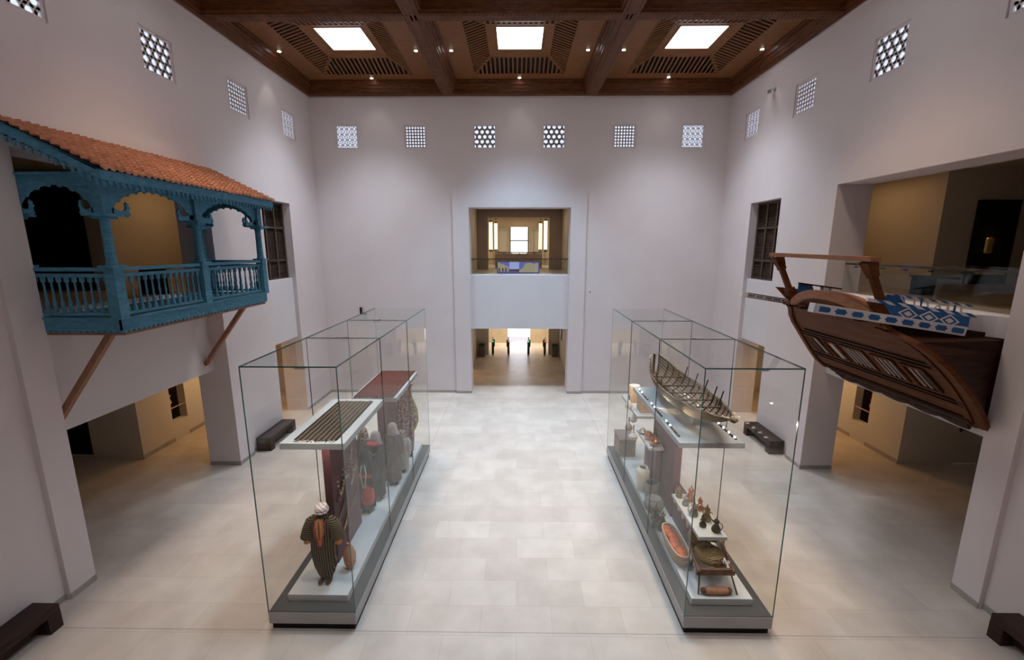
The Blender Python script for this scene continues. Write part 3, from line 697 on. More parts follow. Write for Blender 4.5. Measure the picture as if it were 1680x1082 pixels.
# painted bulwark panel with diamonds (camera side) and plain wooden quarter board (far side)
PZ = lambda x: 5.30 - (x - 6.0) * .150
mb = MB().add([(5.97, 7.42, 5.31), (6.26, 7.42, 5.26), (6.42, 7.42, 4.97), (6.20, 7.42, 5.01), (5.97, 7.50, 5.31), (6.26, 7.50, 5.26), (6.42, 7.50, 4.97), (6.20, 7.50, 5.01)],
              [(0, 1, 2, 3), (7, 6, 5, 4), (0, 4, 5, 1), (1, 5, 6, 2), (2, 6, 7, 3), (3, 7, 4, 0)]); mb.build('quarter_board', SHIPW, r)
mb = MB().add([(6.02, 7.41, 5.30), (7.72, 7.41, 5.05), (7.72, 7.41, 4.85), (6.40, 7.41, 5.02), (6.02, 7.49, 5.30), (7.72, 7.49, 5.05), (7.72, 7.49, 4.85), (6.40, 7.49, 5.02)],
              [(0, 1, 2, 3), (7, 6, 5, 4), (0, 4, 5, 1), (1, 5, 6, 2), (2, 6, 7, 3), (3, 7, 4, 0)]); mb.v = [((6.22 if v[0] == 6.02 else v[0]), v[1], (5.27 if v[0] == 6.02 else v[2])) for v in mb.v]
pn = mb.build('bulwark_panel', SBLUE, r)
def striped_rail(p, q, w, h, n, nme):
    p = Vector(p); q = Vector(q); d = (q - p).normalized(); L = (q - p).length
    rr = MB().beam(p, q, w, h).build(nme, SWHITE, r)
    for k in range(n):
        a = L * (k + .45) / n; ww = L / n * .5; sk = L / n * .45; c = p + d * a
        up = Vector((0, 0, h / 2)); y = Vector((0, w / 2, 0)); e = Vector((0, -.003, 0)); u3 = Vector((0, 0, .003))
        A = [c - up - y + e + d * sk, c - up - y + e + d * (sk + ww), c + up - y + e + d * ww, c + up - y + e]
        MB().loft([A, [v - e * .9 for v in A]]).build('blue_stripe', SBLUE, rr)
        B = [c + up - y + u3, c + up - y + u3 + d * ww, c + up + y + u3 + d * (ww - sk), c + up + y + u3 - d * sk]
        MB().loft([B, [v - u3 * .9 for v in B]]).build('blue_stripe', SBLUE, rr)
striped_rail((5.95, 7.43, 5.325), (7.74, 7.43, 5.06), .05, .055, 7, 'rope_rail')
for k in range(3):
    c = Vector((6.66 + .36 * k, 7.41, 5.085 - .058 * k)); dd = Vector((1, 0, -.155)).normalized()
    m2 = MB()
    def dia(w, h, y0):
        return [tuple(c + dd * a * w + Vector((0, -y0, b * h))) for a, b in ((-1, 0), (0, -1), (1, 0), (0, 1))]
    for (w0, w1) in ((1.04, .80), (.46, 0)):
        A = dia(.17 * w0, .105 * w0, .006); B = dia(.17 * w1 if w1 else .001, .105 * w1 if w1 else .001, .006)
        m2.loft([A, B], cap=False); m2.loft([dia(.17 * w0, .105 * w0, 0), A], cap=False)
    m2.build('diamond_inlay', SWHITE, pn)
mb = MB().add([(6.18, 10.42, 5.27), (6.9, 10.42, 5.20), (6.9, 10.42, 4.8), (6.62, 10.42, 4.83), (6.18, 10.5, 5.27), (6.9, 10.5, 5.20), (6.9, 10.5, 4.8), (6.62, 10.5, 4.83)],
              [(0, 1, 2, 3), (7, 6, 5, 4), (0, 4, 5, 1), (1, 5, 6, 2), (2, 6, 7, 3), (3, 7, 4, 0)]); mb.build('quarter_board', SHIPW, r)
# inner rails with balusters
for y, x0, x1, rail_m, lo in ((7.72, 6.50, 7.98, ROPE, SBLUE), (10.32, 6.62, 7.62, SHIPD, SBLUE)):
    z = lambda x: 5.40 - (x - 6.4) * .135
    (striped_rail((x0, y, z(x0)), (x1, y, z(x1)), .03, .035, 7, 'gallery_rail') if y < 8 else MB().beam((x0, y, z(x0)), (x1, y, z(x1)), .06, .035).build('gallery_rail', SHIPD, r))
    MB().add([(x0, y - .02, z(x0)), (x0 + .30, y - .02, z(x0 + .3)), (x0 + .46, y - .02, 4.95), (x0, y - .02, 4.95), (x0, y + .02, z(x0)), (x0 + .30, y + .02, z(x0 + .3)), (x0 + .46, y + .02, 4.95), (x0, y + .02, 4.95)],
             [(0, 1, 2, 3), (7, 6, 5, 4), (0, 4, 5, 1), (1, 5, 6, 2), (2, 6, 7, 3), (3, 7, 4, 0)]).build('gallery_panel', SBLUE, r)
    if y < 8: MB().tube([(x0 + .24, y - .03, z(x0 + .3) - .01), (x0 + .30, y - .03, 5.26), (x0 + .40, y - .03, 5.19), (x0 + .5, y - .03, 5.15)], .013, 6).build('scroll_trim', SWHITE, r)
    n = 8; st = x0 + .52; en = x1 - .12 if y < 8 else x1 - .22
    for k in range(n):
        x = st + (en - st) * k / (n - 1)
        if k in (3, 4):
            if k == 3: xc = (x + st + (en - st) * 4 / (n - 1)) / 2; MB().tube([(xc + .045 * cos(a), y, z(xc) - .13 + .06 * sin(a)) for a in [2 * PI * q / 10 for q in range(11)]], .012, 6).build('ring_ornament', SWHITE, r)
            continue
        MB().lathe(x, y, [(.018, 4.93), (.012, 5.0), (.018, 5.1), (.012, 5.2), (.018, z(x) - .01)], 8).build('rail_baluster', SBLUE if k in (1, 6) else SWHITE, r, smooth=True)
# stern gantry: two raked posts and a top beam
for y, x0, z0, x1 in ((7.62, 6.42, 5.10, 6.02), (10.28, 6.45, 5.10, 6.03)):
    a = Vector((x0, y, z0)); b = Vector((x1, y, 5.97))
    m2 = MB(); m2.beam(a, a.lerp(b, .18), .17, .17, up=(0, 1, 0)); m2.beam(a.lerp(b, .18), a.lerp(b, .68), .10, .10, up=(0, 1, 0)); m2.beam(a.lerp(b, .68), a.lerp(b, .78), .14, .14, up=(0, 1, 0)); m2.beam(a.lerp(b, .78), b, .15, .15, up=(0, 1, 0), w2=.20, h2=.2)
    m2.build('gantry_post', SHIPW, r)
MB().beam((6.0, 7.44, 6.0), (6.0, 10.44, 6.03), .17, .08).build('gantry_beam', SHIPL, r)
# curved white slab nosing carrying the stern
pl = [(8.43, 7.14), (8.14, 7.14), (8.08, 7.32), (7.98, 7.46), (7.74, 7.52), (7.74, 10.38), (7.95, 10.7), (8.2, 11.1), (8.43, 11.4)]
struct(MB().loft([[(x, y, 4.70) for x, y in pl], [(x, y, 5.06) for x, y in pl]]).build('trim_slab_nosing', FASCIA), 'curved white slab edge beside the painted ship rail')

# ------------------------------------------------------------------ gallery glass balustrade behind the ship
r = root('glass_balustrade', (8.5, 9.3, 5.03), 'frameless glass balustrade with dark handrail behind the ship stern', 'balustrade')
ys = [7.15, 7.75, 8.75, 9.95, 11.45]
for a, b in zip(ys, ys[1:]): MB().box(8.45, 8.465, a + .006, b - .006, 5.02, 5.86).build('glass_pane', BGLASS, r)
MB().beam((8.53, 7.15, 5.78), (8.53, 11.5, 5.78), .05, .045).build('handrail', SHUT, r)
for y in (7.5, 8.5, 9.1, 9.7, 10.3, 11.1): MB().box(8.465, 8.53, y - .03, y + .03, 5.70, 5.73).build('bracket', DARK, r)
# gallery exhibits behind the ship
r = root('wall_display_panel', (12.45, 11.8, 6.3), 'tall black display panel with a gold relief on the gallery wall', 'display panel')
MB().box(11.95, 12.95, 11.72, 11.85, 5.24, 7.40).build('back_panel', BLACK, r)
MB().box(12.08, 12.76, 11.6, 11.72, 5.5, 5.56).build('ledge', CREAMT, r)
o = MB().lathe(12.28, 11.68, [(.02, 6.03), (.10, 6.05), (.11, 6.10), (.10, 6.25), (.11, 6.40), (.08, 6.45), (.02, 6.46)], 12, sy=.4).build('gold_relief', mat('gold_leaf', (.85, .58, .18), .3, 1.0, bump=.8, bscale=25), smooth=True)
tag(o, 'small gold embossed relief hanging on the tall black panel', 'relief')
r = root('information_kiosk', (10.2, 11.1, 5.02), 'dark slanted information kiosk standing on the gallery behind the ship', 'kiosk')
MB().box(9.98, 10.45, 11.0, 11.18, 5.02, 5.50).build('pedestal', BLACK, r)
MB().beam((9.9, 10.98, 5.50), (10.9, 11.05, 5.44), .34, .05).build('slanted_top', DARK, r)
r = root('gallery_bench', (9.3, 13.2, 5.02), 'low wooden slatted bench on the gallery floor behind the ship', 'bench')
MB().box(8.95, 9.9, 13.0, 13.35, 5.36, 5.42).build('seat', CREAMT, r)
for x in (9.0, 9.4, 9.85):
    for y in (13.03, 13.3): MB().box(x - .02, x + .02, y - .02, y + .02, 5.02, 5.36).build('leg', CREAMT, r)
# black panel added for the dark doorway seen through the balcony
struct(MB().box(-14.9, -11.6, 11.78, 11.84, 5.02, 8.1).build('wall_dark_panel', BLACK), 'black panel added for the dark doorway behind the blue balcony')
r = root('gallery_stand', (-9.0, 10.9, 5.02), 'dark exhibit stand behind the balcony railing', 'stand')
MB().box(-9.35, -9.2, 10.7, 11.0, 5.02, 5.65).box(-9.0, -8.9, 10.7, 11.0, 5.02, 5.65).build('support', BLACK, r)
MB().box(-9.4, -8.8, 10.6, 11.1, 5.65, 5.70).build('top', BLACK, r)

# ------------------------------------------------------------------ benches along the walls
r = root('wooden_bench', (0, 0, 0), 'low dark wooden bench against the balcony wall, far one between pillar and doorway', 'bench', 'benches along the hall walls')
MB().box(-.22, .22, -.76, .76, .29, .42).build('seat', BENCHW, r, bevel=.006)
for s in (-1, 1): MB().box(-.22, .22, s * .76, s * .56, 0, .29).build('leg', BENCHW, r)
MB().box(-.05, .22, -.56, .56, .06, .29).build('back_panel', BENCHW, r)
b0 = r; b0.location = (-7.80, 13.17, 0); b0.rotation_euler = (0, 0, PI)
dup(b0, (7.90, 13.17, 0), 0, 'low dark wooden bench against the ship wall, far one behind the right glass case')
dup(b0, (-7.78, 5.36, 0), PI, 'near end of low dark wooden bench below the balcony wall, cut by the frame')
dup(b0, (7.88, 5.36, 0), 0, 'near end of low dark wooden bench below the ship wall, cut by the frame')
# two little cameras
def cctv(loc, s, label):
    r = root('security_camera', loc, label, 'camera'); x, y, z = loc
    MB().box(x - .02 * s, x - .0 * s, y - .05, y + .05, z - .05, z + .05).tube([(x - .01 * s, y, z), (x - .12 * s, y, z + .02), (x - .18 * s, y, z - .02)], .015, 6).build('mount', STEEL, r)
    MB().beam((x - .10 * s, y + .12, z - .03), (x - .26 * s, y - .16, z - .10), .10, .09).build('housing', mat('cam_grey', (.3, .29, .29), .4), r)
cctv((WR, 15.05, 11.1), 1, 'grey security camera high on the wall between two lattice windows')
r = root('wall_camera', (-6.5, YB, 3.62), 'small black device on end wall above the left glass case', 'device')  # small black camera on its wall bracket
MB().box(-6.56, -6.50, YB - .12, YB, 3.42, 3.72).build('mount', BLACK, r)
MB().beam((-6.5, YB - .08, 3.46), (-6.3, YB - .08, 3.44), .08, .06).build('head', BLACK, r)
o = MB().box(2.98, 3.03, YB - .025, YB, 4.36, 4.40).build('wall_sensor', DARK); tag(o, 'tiny dark sensor dot on the end wall beside the raised surround', 'sensor')

# ------------------------------------------------------------------ glass cases
def case(x0, x1, label):
    y0, y1, zt = 6.07, 12.22, 4.49
    r = root('display_case', ((x0 + x1) / 2, (y0 + y1) / 2, 0), label, 'display case', 'large glass display cases')
    MB().box(x0 + .035, x1 - .035, y0 - .03 + .065, y1 - .035, 0, .12).build('plinth', BLACK, r)
    mb = MB().box(x0, x1, y0, y1, .12, .325); mb.build('base_band', GREYM, r)
    mb = MB()
    for q in ((x0 + .012, x0 + .24, y0 + .012, y1 - .012), (x1 - .24, x1 - .012, y0 + .012, y1 - .012), (x0 + .24, x1 - .24, y0 + .012, y0 + .22), (x0 + .24, x1 - .24, y1 - .2, y1 - .012)): mb.box(*q, .325, .337)
    mb.build('base_frame', DGREY, r)
    mb = MB().add([(x0 + .205, y0 + .235, .337), (x1 - .205, y0 + .235, .337), (x1 - .205, y1 - .15, .337), (x0 + .205, y1 - .15, .337), (x0 + .21, y0 + .24, .45), (x1 - .21, y0 + .24, .45), (x1 - .21, y1 - .16, .45), (x0 + .21, y1 - .16, .45)],
                  [(0, 3, 2, 1), (4, 5, 6, 7), (0, 1, 5, 4), (1, 2, 6, 5), (2, 3, 7, 6), (3, 0, 4, 7)])
    mb.build('display_floor', PLATF, r)
    t = .016; ys = [y0 + (y1 - y0) * k / 3 for k in range(4)]
    for i in range(3):
        a, b = ys[i], ys[i + 1]; g = .002
        for xx in (x0, x1 - t):
            p = MB().box(xx, xx + t, a + (t if i == 0 else 0) + g, b - (t if i == 2 else 0) - g, .326, zt - t).build('side_pane', CGLASS, r)
            if i: MB().box(xx, xx + t, a - g, a + g, .34, zt - t).build('pane_joint', GLINE, r)
        MB().box(x0, x1, a + g, b - g, zt - t, zt).build('roof_pane', CGLASS, r)
        if i:
            MB().box(x0, x1, a - g, a + g, zt - t, zt).build('roof_joint', GLINE, r)
            MB().lathe((x0 + x1) / 2, a, [(.085, zt), (.085, zt + .022), (.03, zt + .028)], 16).build('roof_clamp', STEEL, r)
    for yy, nme in ((y0, 'end_pane'), (y1 - t, 'end_pane')): MB().box(x0 + t, x1 - t, yy, yy + t, .326, zt - t).build(nme, CGLASS, r)
    # polished green edges
    e = .012; mb = MB()
    mb.box(x0, x1, y0 - .001, y0 + e, zt - e * 1.5, zt + .001)
    for xx in (x0 - .001, x1 - e + .001): mb.box(xx, xx + e, y0 + e, y1, zt - e * 1.5, zt + .001)
    mb.build('green_top_edge', GEDGE, r)
    for xx in (x0 - .001, x1 - e + .001):
        MB().box(xx, xx + e, y0 - .001, y0 + e, .326, zt - e * 1.5).build('corner_edge', GEDGE, r)
        MB().box(xx + .002, xx + e - .004, y1 - .006, y1 + .001, .326, zt - e).build('corner_edge', GEDGE, r)
    MB().lathe((x0 + x1) / 2 + .15, y0 + .06, [(.09, zt - .05), (.09, zt - .02)], 14, sy=.4).build('lock_disc', STEEL, r)
    return r
LX0, LX1, RX0, RX1 = -4.06, -2.625, 2.71, 4.145
case(LX0, LX1, 'tall glass display case holding costumes and woven textiles')
case(RX0, RX1, 'tall glass display case holding the model boat and coffee pots')

PF = .45
# ---- left case
def shelf(x0, x1, y0, y1, zt, th, label, name='display_shelf', grp=None):
    r = root(name, ((x0 + x1) / 2, (y0 + y1) / 2, zt - th), label, 'shelf', grp)
    MB().box(x0, x1, y0, y1, zt - th, zt).build('board', SHELFM, r, bevel=.004)
    return r
shelf(-3.93, -2.85, 6.66, 8.80, 3.01, .11, 'white raised shelf under the striped brown woven rug')
shelf(-3.80, -2.76, 9.46, 11.62, 2.80, .10, 'white raised shelf under the red carpet')
# maroon jewellery panel supporting the first shelf
r = root('upright_divider', (-3.36, 7.7, PF), 'maroon upright panel mounted with daggers and necklaces below the rug shelf', 'divider')
MB().box(-3.43, -3.29, 7.06, 8.28, PF, 2.90).build('board', MAROON, r)
MB().box(-3.47, -3.292, 7.2, 8.2, PF, PF + .02).build('foot_plate', DARK, r)
r = root('upright_divider', (-3.3, 10.4, PF), 'aubergine upright panel behind the robed mannequins', 'display panel')
MB().box(-3.38, -3.26, 9.9, 11.5, PF, 2.70).build('board', PURP, r)
# striped rug
RUG = wave_mat('striped_brown_weave', (.014, .009, .006), (.12, .088, .06), 3.6, 'X', .9, 1.0, stretch=(1, .04, 1), soft=.3)
RUG2 = wave_mat('dark_red_weave', (.065, .018, .016), (.095, .028, .024), 4, 'Y', .9, .6, soft=.3)
def rug(name, x0, x1, y0, y1, z, m, mf, mborder, label, skew=0):
    r = root(name, ((x0 + x1) / 2, (y0 + y1) / 2, z), label, 'rug')
    mb = MB(); n, k = 24, 12; o = []
    for j in range(2):
        rows = []
        for i in range(n + 1):
            y = y0 + (y1 - y0) * i / n
            rows.append([(x0 + (x1 - x0) * q / k, y, z + .002 + .012 * (1 - j) + .004 * sin(i * 1.3 + q) * (1 - j)) for q in range(k + 1)])
        o.append(rows)
    mb.loft(o[0], cap=False, closed=False); mb.loft(o[1], cap=False, closed=False)
    mb.box(x0, x1, y0, y0 + .004, z + .001, z + .012).box(x0, x1, y1 - .004, y1, z + .001, z + .012)
    mb.build('weave', m, r)
    mb = MB()
    for xx in (x0 - .015, x1 - .02): mb.box(xx, xx + .035, y0, y1, z + .012, z + .022)
    mb.build('dark_border', mborder, r)
    mb = MB(); n = int((x1 - x0) / .022)
    for i in range(n):
        x = x0 + (x1 - x0) * (i + .5) / n
        for yy, s in ((y0, -1), (y1, 1)):
            mb.beam((x, yy, z + .012), (x + random.uniform(-.02, .02), yy + s * random.uniform(.05, .08), z + .008), .007, .007)
    mb.build('fringe', mf, r); return r
rug('woven_rug', -3.72, -3.03, 6.76, 8.62, 3.01, RUG, mat('fringe_mixed', (.03, .02, .018), .9, col2=(.5, .45, .38), scale=25, lo=.45, hi=.55), mat('rug_black', (.02, .014, .011), .9), 'striped brown rug with fringed ends laid on the raised shelf')
rug('red_carpet', -3.74, -2.84, 9.5, 11.6, 2.80, RUG2, mat('fringe_brown', (.07, .03, .03), .9), RUG2, 'plain dark red carpet laid on the second raised shelf')

def dagger(c, ang, L, label, m=BRASS):
    c = Vector(c); d = Vector((0, cos(ang), sin(ang))); n = Vector((0, -sin(ang), cos(ang)))
    r = root('curved_dagger', c, label, 'dagger', 'daggers on the maroon panel')
    pts = [c + d * L * t + n * L * .25 * (t ** 2) for t in [k / 8 for k in range(9)]]
    MB().tube(pts, [.02, .022, .022, .02, .018, .016, .013, .009, .004], 8).build('scabbard', m, r, smooth=True)
    MB().tube([c, c - d * .05, c - d * .14], [.018, .014, .026], 8).build('hilt', DKMET, r, smooth=True)
XP = -3.264
for i, (y, z, a, L) in enumerate([(7.3, 1.70, .5, .42), (7.28, 1.32, .5, .46), (7.8, 1.60, .55, .4), (7.75, 1.15, .5, .42), (7.35, .95, .5, .4), (7.85, 2.1, .9, .3)]):
    dagger((XP, y, z), a, L, '%s curved silver dagger on the maroon panel, %s' % (['brass-hilted', 'long', 'slim', 'short', 'low', 'steep'][i],
           ['upper front', 'middle front', 'upper rear', 'lower rear', 'lowest front', 'topmost'][i]), [BRASS, DKMET, TIN, DKMET, BRASS, TIN][i])
def necklace(y, z, h, label):
    r = root('bead_necklace', (XP, y, z), label, 'necklace', 'necklaces on the maroon panel')
    first = None
    for k in range(13):
        a = PI * k / 12; p = Vector((XP + .012, y + .12 * cos(a), z - h * sin(a)))
        s = .016 + .008 * sin(a)
        MB().ell(p, (s, s, s), 8, 6).build('bead', TIN if k % 3 else COPPER, r, smooth=True)
necklace(7.32, 2.12, .42, 'long silver bead necklace nearest the panel front edge')
necklace(7.62, 2.2, .34, 'short bead necklace in the middle of the maroon panel')
necklace(7.98, 2.25, .45, 'long bead necklace at the rear of the maroon panel')

# ---- mannequins
STR1 = wave_mat('striped_robe', (.032, .019, .010), (.24, .18, .105), 7.5, 'X', .85, .8, stretch=(1, .35, .04), pos=.78, soft=.12)
STR2 = wave_mat('sleeve_stripe', (.036, .022, .012), (.24, .18, .10), 8.5, 'Z', .85, .6, stretch=(.2, .2, 1), pos=.72, soft=.12)
AMBER = mat('amber_cotton', (.62, .27, .085), .85, col2=(.72, .34, .12), scale=8)
TURB = wave_mat('turban_cloth', (.72, .69, .70), (.45, .25, .27), 6, 'DIAGONAL', .85, 3, pos=.82, soft=.1)
CHARC = mat('black_cloth', (.030, .026, .030), .85, col2=(.055, .045, .05), scale=9)
BROWNC = mat('brown_cloth', (.085, .06, .055), .85, col2=(.14, .10, .09), scale=9, bump=.3)
REDC = mat('red_cloth', (.50, .06, .07), .85, col2=(.60, .11, .11), scale=14, bump=.2)
GREYC = mat('grey_cloth', (.30, .27, .27), .85, col2=(.40, .36, .36), scale=12)
PATT = mat('patterned_scarf', (.09, .06, .05), .85, col2=(.42, .32, .26), scale=26, lo=.45, hi=.55)
PATM = mat('patterned_maroon', (.17, .05, .06), .85, col2=(.42, .26, .24), scale=20, lo=.48, hi=.54)
PATY = mat('yellow_dotted_cloth', (.115, .085, .06), .85, col2=(.62, .44, .11), scale=24, lo=.52, hi=.58)
PINKC = mat('pink_cloth', (.42, .16, .19), .85)
SHOEM = mat('shoe_leather', (.09, .05, .03), .5)
def body(mb, x, y, prof, n=20, fold=0.0, nf=9):
    rings = []
    for z, cx, cy, rx, ry in prof:
        rings.append([(x + cx + rx * (1 + fold * sin(nf * 2 * PI * k / n)) * cos(2 * PI * k / n), y + cy + ry * (1 + fold * cos(nf * 2 * PI * k / n)) * sin(2 * PI * k / n), z) for k in range(n)])
    return mb.loft(rings)
# front mannequin
mx, my = -3.335, 6.66
r = root('mannequin', (mx, my, PF), 'mannequin in striped brown robe and white turban standing alone at the case front', 'mannequin')
Z = lambda h: PF + h
mb = MB(); body(mb, mx, my, [(Z(.09), 0, .0, .12, .08), (Z(.15), 0, 0, .15, .095), (Z(.35), 0, 0, .215, .125), (Z(.60), 0, 0, .25, .145), (Z(.85), 0, 0, .245, .145), (Z(1.0), 0, 0, .215, .14),
                             (Z(1.18), 0, 0, .205, .13), (Z(1.30), 0, 0, .20, .12), (Z(1.38), 0, .01, .17, .10), (Z(1.43), 0, .01, .09, .07), (Z(1.46), 0, .01, .055, .055)], 40, .035, 9)
mb.build('robe', STR1, r, smooth=True)
for s, nme in ((-1, 'sleeve'), (1, 'sleeve')):
    mb = MB().tube([(mx + s * .13, my + .01, Z(1.37)), (mx + s * .21, my, Z(1.30)), (mx + s * .26, my - .01, Z(1.15)), (mx + s * .30, my - .02, Z(.97))], [.085, .105, .115, .125], 14)
    mb.build(nme, STR2, r, smooth=True)
    mb = MB().tube([(mx + s * .28, my - .02, Z(1.02)), (mx + s * .30, my - .03, Z(.93)), (mx + s * .30, my - .03, Z(.86))], [.06, .06, .062], 12).build('cuff', AMBER, r, smooth=True)
P = [(-.055, 1.42), (.055, 1.42), (.085, 1.30), (.07, 1.12), (.03, .92), (-.01, .86), (-.04, .95), (-.07, 1.12), (-.085, 1.30)]
rings = [];
for w, h in ((.055, 1.41), (.09, 1.34), (.088, 1.22), (.066, 1.08), (.035, .93), (.012, .86)):
    yy = my - .132 + (.045 if h > 1.38 else (.015 if h > 1.3 else -.008 if h < 1.1 else 0))
    rings.append([(mx - w, yy + .012, Z(h)), (mx - w * .5, yy - .008, Z(h)), (mx + w * .5, yy - .008, Z(h)), (mx + w, yy + .012, Z(h)), (mx, yy + .03, Z(h))])
MB().loft(rings).build('undershirt', AMBER, r, smooth=True)
mb = MB()
for s in (-1, 1): mb.beam((mx + s * .075, my - .125, Z(1.40)), (mx + s * .095, my - .145, Z(1.2)), .018, .014, up=(0, 1, 0)); mb.beam((mx + s * .095, my - .145, Z(1.2)), (mx + s * .02, my - .155, Z(.86)), .018, .014, up=(0, 1, 0))
mb.build('red_collar_edge', REDC, r)
MB().tube([(mx, my - .145, Z(1.38)), (mx + .005, my - .158, Z(1.25)), (mx, my - .158, Z(1.0))], .01, 6).build('neck_tassel', LEATH, r)
MB().lathe(mx, my, [(.05, Z(1.43)), (.045, Z(1.50)), (.07, Z(1.54)), (.07, Z(1.56))], 14).build('neck', BLACK, r, smooth=True)
mb = MB().ell((mx + .01, my + .01, Z(1.585)), (.115, .12, .075), 18, 10)
for k in range(4): mb.tube([(mx + .01 + (.112 - .01 * k) * cos(a), my + .01 + (.115 - .01 * k) * sin(a), Z(1.545 + .027 * k) + .012 * sin(a * 1 + k * 2.1)) for a in [2 * PI * q / 16 for q in range(17)]], .022, 8)
mb.build('turban', TURB, r, smooth=True)
for s in (-1, 1):
    MB().ell((mx + s * .075, my - .06, Z(.035)), (.05, .12, .036), 12, 8).build('shoe', SHOEM, r, smooth=True)
    MB().tube([(mx + s * .07, my, Z(.04)), (mx + s * .07, my, Z(.2))], .03, 8).build('leg', BLACK, r)
r.scale = (.90, .90, .87)
o = root('leather_pouch', (-3.03, 6.95, PF), 'small tan water skin standing beside the robed mannequin', 'water skin')
MB().lathe(-3.03, 6.95, [(.05, .452), (.10, .56), (.115, .72), (.07, .86), (.03, .92), (.04, .96)], 12).build('skin_bag', LEATHT, o, smooth=True)
MB().tube([(-3.03, 6.95, .95), (-3.05, 6.98, 1.15), (-3.03, 6.95, 1.3)], .01, 6).build('strap', LEATH, o)

def robed(x, y, h, ms, label, head='veil', rot=0, wide=1.0):
    r = root('mannequin', (x, y, PF), label, 'mannequin', 'costume mannequins grouped at the rear of the case')
    mb = MB(); k = h / 1.6; w = wide
    body(mb, x, y, [(Z(.10), 0, 0, .17 * w, .15), (Z(.3) * 1, 0, 0, .16 * w, .145), (Z(.8 * k), 0, 0, .17 * w, .14), (Z(1.1 * k), 0, 0, .19 * w, .13), (Z(1.28 * k), 0, 0, .18 * w, .115), (Z(1.36 * k), 0, 0, .11, .08), (Z(1.4 * k), 0, 0, .06, .06)], 30, .05, 7)
    mb.build('dress', ms[0], r, smooth=True)
    for s in (-1, 1):
        MB().tube([(x + s * .13 * w, y, Z(1.3 * k)), (x + s * .21 * w, y - .02, Z(1.1 * k)), (x + s * .22 * w, y - .05, Z(.85 * k))], [.07, .075, .07], 12).build('sleeve', ms[0], r, smooth=True)
        MB().ell((x + s * .06, y - .08, Z(.03)), (.04, .1, .03), 10, 6).build('shoe', CHARC, r, smooth=True)
        MB().tube([(x + s * .06, y - .02, Z(.04)), (x + s * .06, y, Z(.16))], .03, 8).build('leg', CHARC, r)
    MB().lathe(x, y, [(.05, Z(1.36 * k)), (.05, Z(1.48 * k))], 12).build('neck', BLACK, r)
    if head == 'veil':
        mb = MB(); body(mb, x, y + .02, [(Z(1.26 * k), 0, .02, .17, .13), (Z(1.38 * k), 0, .01, .13, .12), (Z(1.48 * k), 0, 0, .115, .12), (Z(1.57 * k), 0, 0, .10, .105), (Z(1.62 * k), 0, 0, .05, .05)], 24, .03, 5); mb.build('head_veil', ms[1], r, smooth=True)
    else:
        MB().ell((x, y, Z(1.52 * k)), (.085, .095, .10), 14, 10).build('cap', ms[1], r, smooth=True)
    return r
a = robed(-3.60, 9.45, 1.6, (BROWNC, PATT), 'tall mannequin in dark brown robe and patterned headscarf')
b = robed(-3.30, 8.72, 1.42, (CHARC, CHARC), 'small mannequin in black dress with a red apron')
x, y = -3.30, 8.72
mb = MB(); body(mb, x + .03, y - .06, [(Z(.22), 0, 0, .13, .12), (Z(.35), 0, 0, .15, .13), (Z(.55), 0, 0, .13, .10), (Z(.68), 0, 0, .07, .08)], 18); mb.build('apron', REDC, b, smooth=True)
MB().box(x - .16, x + .16, y - .155, y - .13, Z(.86), Z(.93)).build('sash', REDC, b)
for k in (-1, 1): MB().tube([(x + k * .03, y - .14, Z(1.15)), (x + k * .06, y - .165, Z(.95)), (x + k * .02, y - .17, Z(.62))], .013, 6).build('bead_string', SWHITE, b)
c = robed(-3.22, 9.2, 1.62, (CHARC, GREYC), 'tall mannequin in black dress with a red headscarf')
x, y = -3.22, 9.2
MB().ell((x - .03, y - .06, Z(1.38)), (.15, .10, .055), 16, 8).build('red_headscarf', REDC, c, smooth=True)
MB().tube([(x - .08, y - .13, Z(1.22)), (x, y - .145, Z(1.14)), (x + .08, y - .13, Z(1.22))], .016, 6).build('gold_necklace', BRASS, c)
d = robed(-3.02, 9.85, 1.55, (BROWNC, GREYC), 'mannequin in plain brown dress with grey veil beside the striped hanging')
e = robed(-2.98, 10.45, 1.1, (GREYC, PATT), 'child-sized mannequin in pale grey dress with red trim')
MB().box(-3.10, -2.86, 10.29, 10.31, Z(.70), Z(.74)).build('red_trim', REDC, e)
# hanging textile and cape
r = root('hanging_textile', (-2.98, 10.4, 1.0), 'tall patterned maroon textile hanging below the carpet shelf', 'textile')
mb = MB(); rows = []
for i in range(15):
    z = 2.68 - 1.75 * i / 14; rows.append([(-3.16 + .42 * q / 16 , 10.75 + .03 * sin(q * 1.6 + i * .15), z) for q in range(17)])
bk = [[(p[0], p[1] + .012, p[2]) for p in rr] for rr in rows]
mb.loft(rows, cap=False, closed=False); mb.loft(bk, cap=False, closed=False)
mb.build('cloth', PATM, r, smooth=True)
MB().beam((-3.2, 10.76, 2.69), (-2.7, 10.76, 2.69), .02, .02).build('hanging_rod', DARK, r)
r = root('mannequin', (-3.0, 11.35, PF), 'mannequin wrapped in yellow dotted cape and pink dress at the rear corner', 'mannequin')
mb = MB(); body(mb, -3.0, 11.35, [(Z(.12), 0, 0, .10, .10), (Z(.5), 0, 0, .13, .12), (Z(1.0), 0, 0, .13, .12)], 20, .05, 5); mb.build('dress', PINKC, r, smooth=True)
mb = MB(); body(mb, -3.0, 11.35, [(Z(.75), .02, 0, .15, .14), (Z(1.0), .05, 0, .21, .18), (Z(1.3), .03, 0, .22, .17), (Z(1.55), 0, 0, .18, .13), (Z(1.72), -.02, 0, .13, .12), (Z(1.84), -.02, 0, .06, .06)], 26, .04, 7); mb.build('cape', PATY, r, smooth=True)
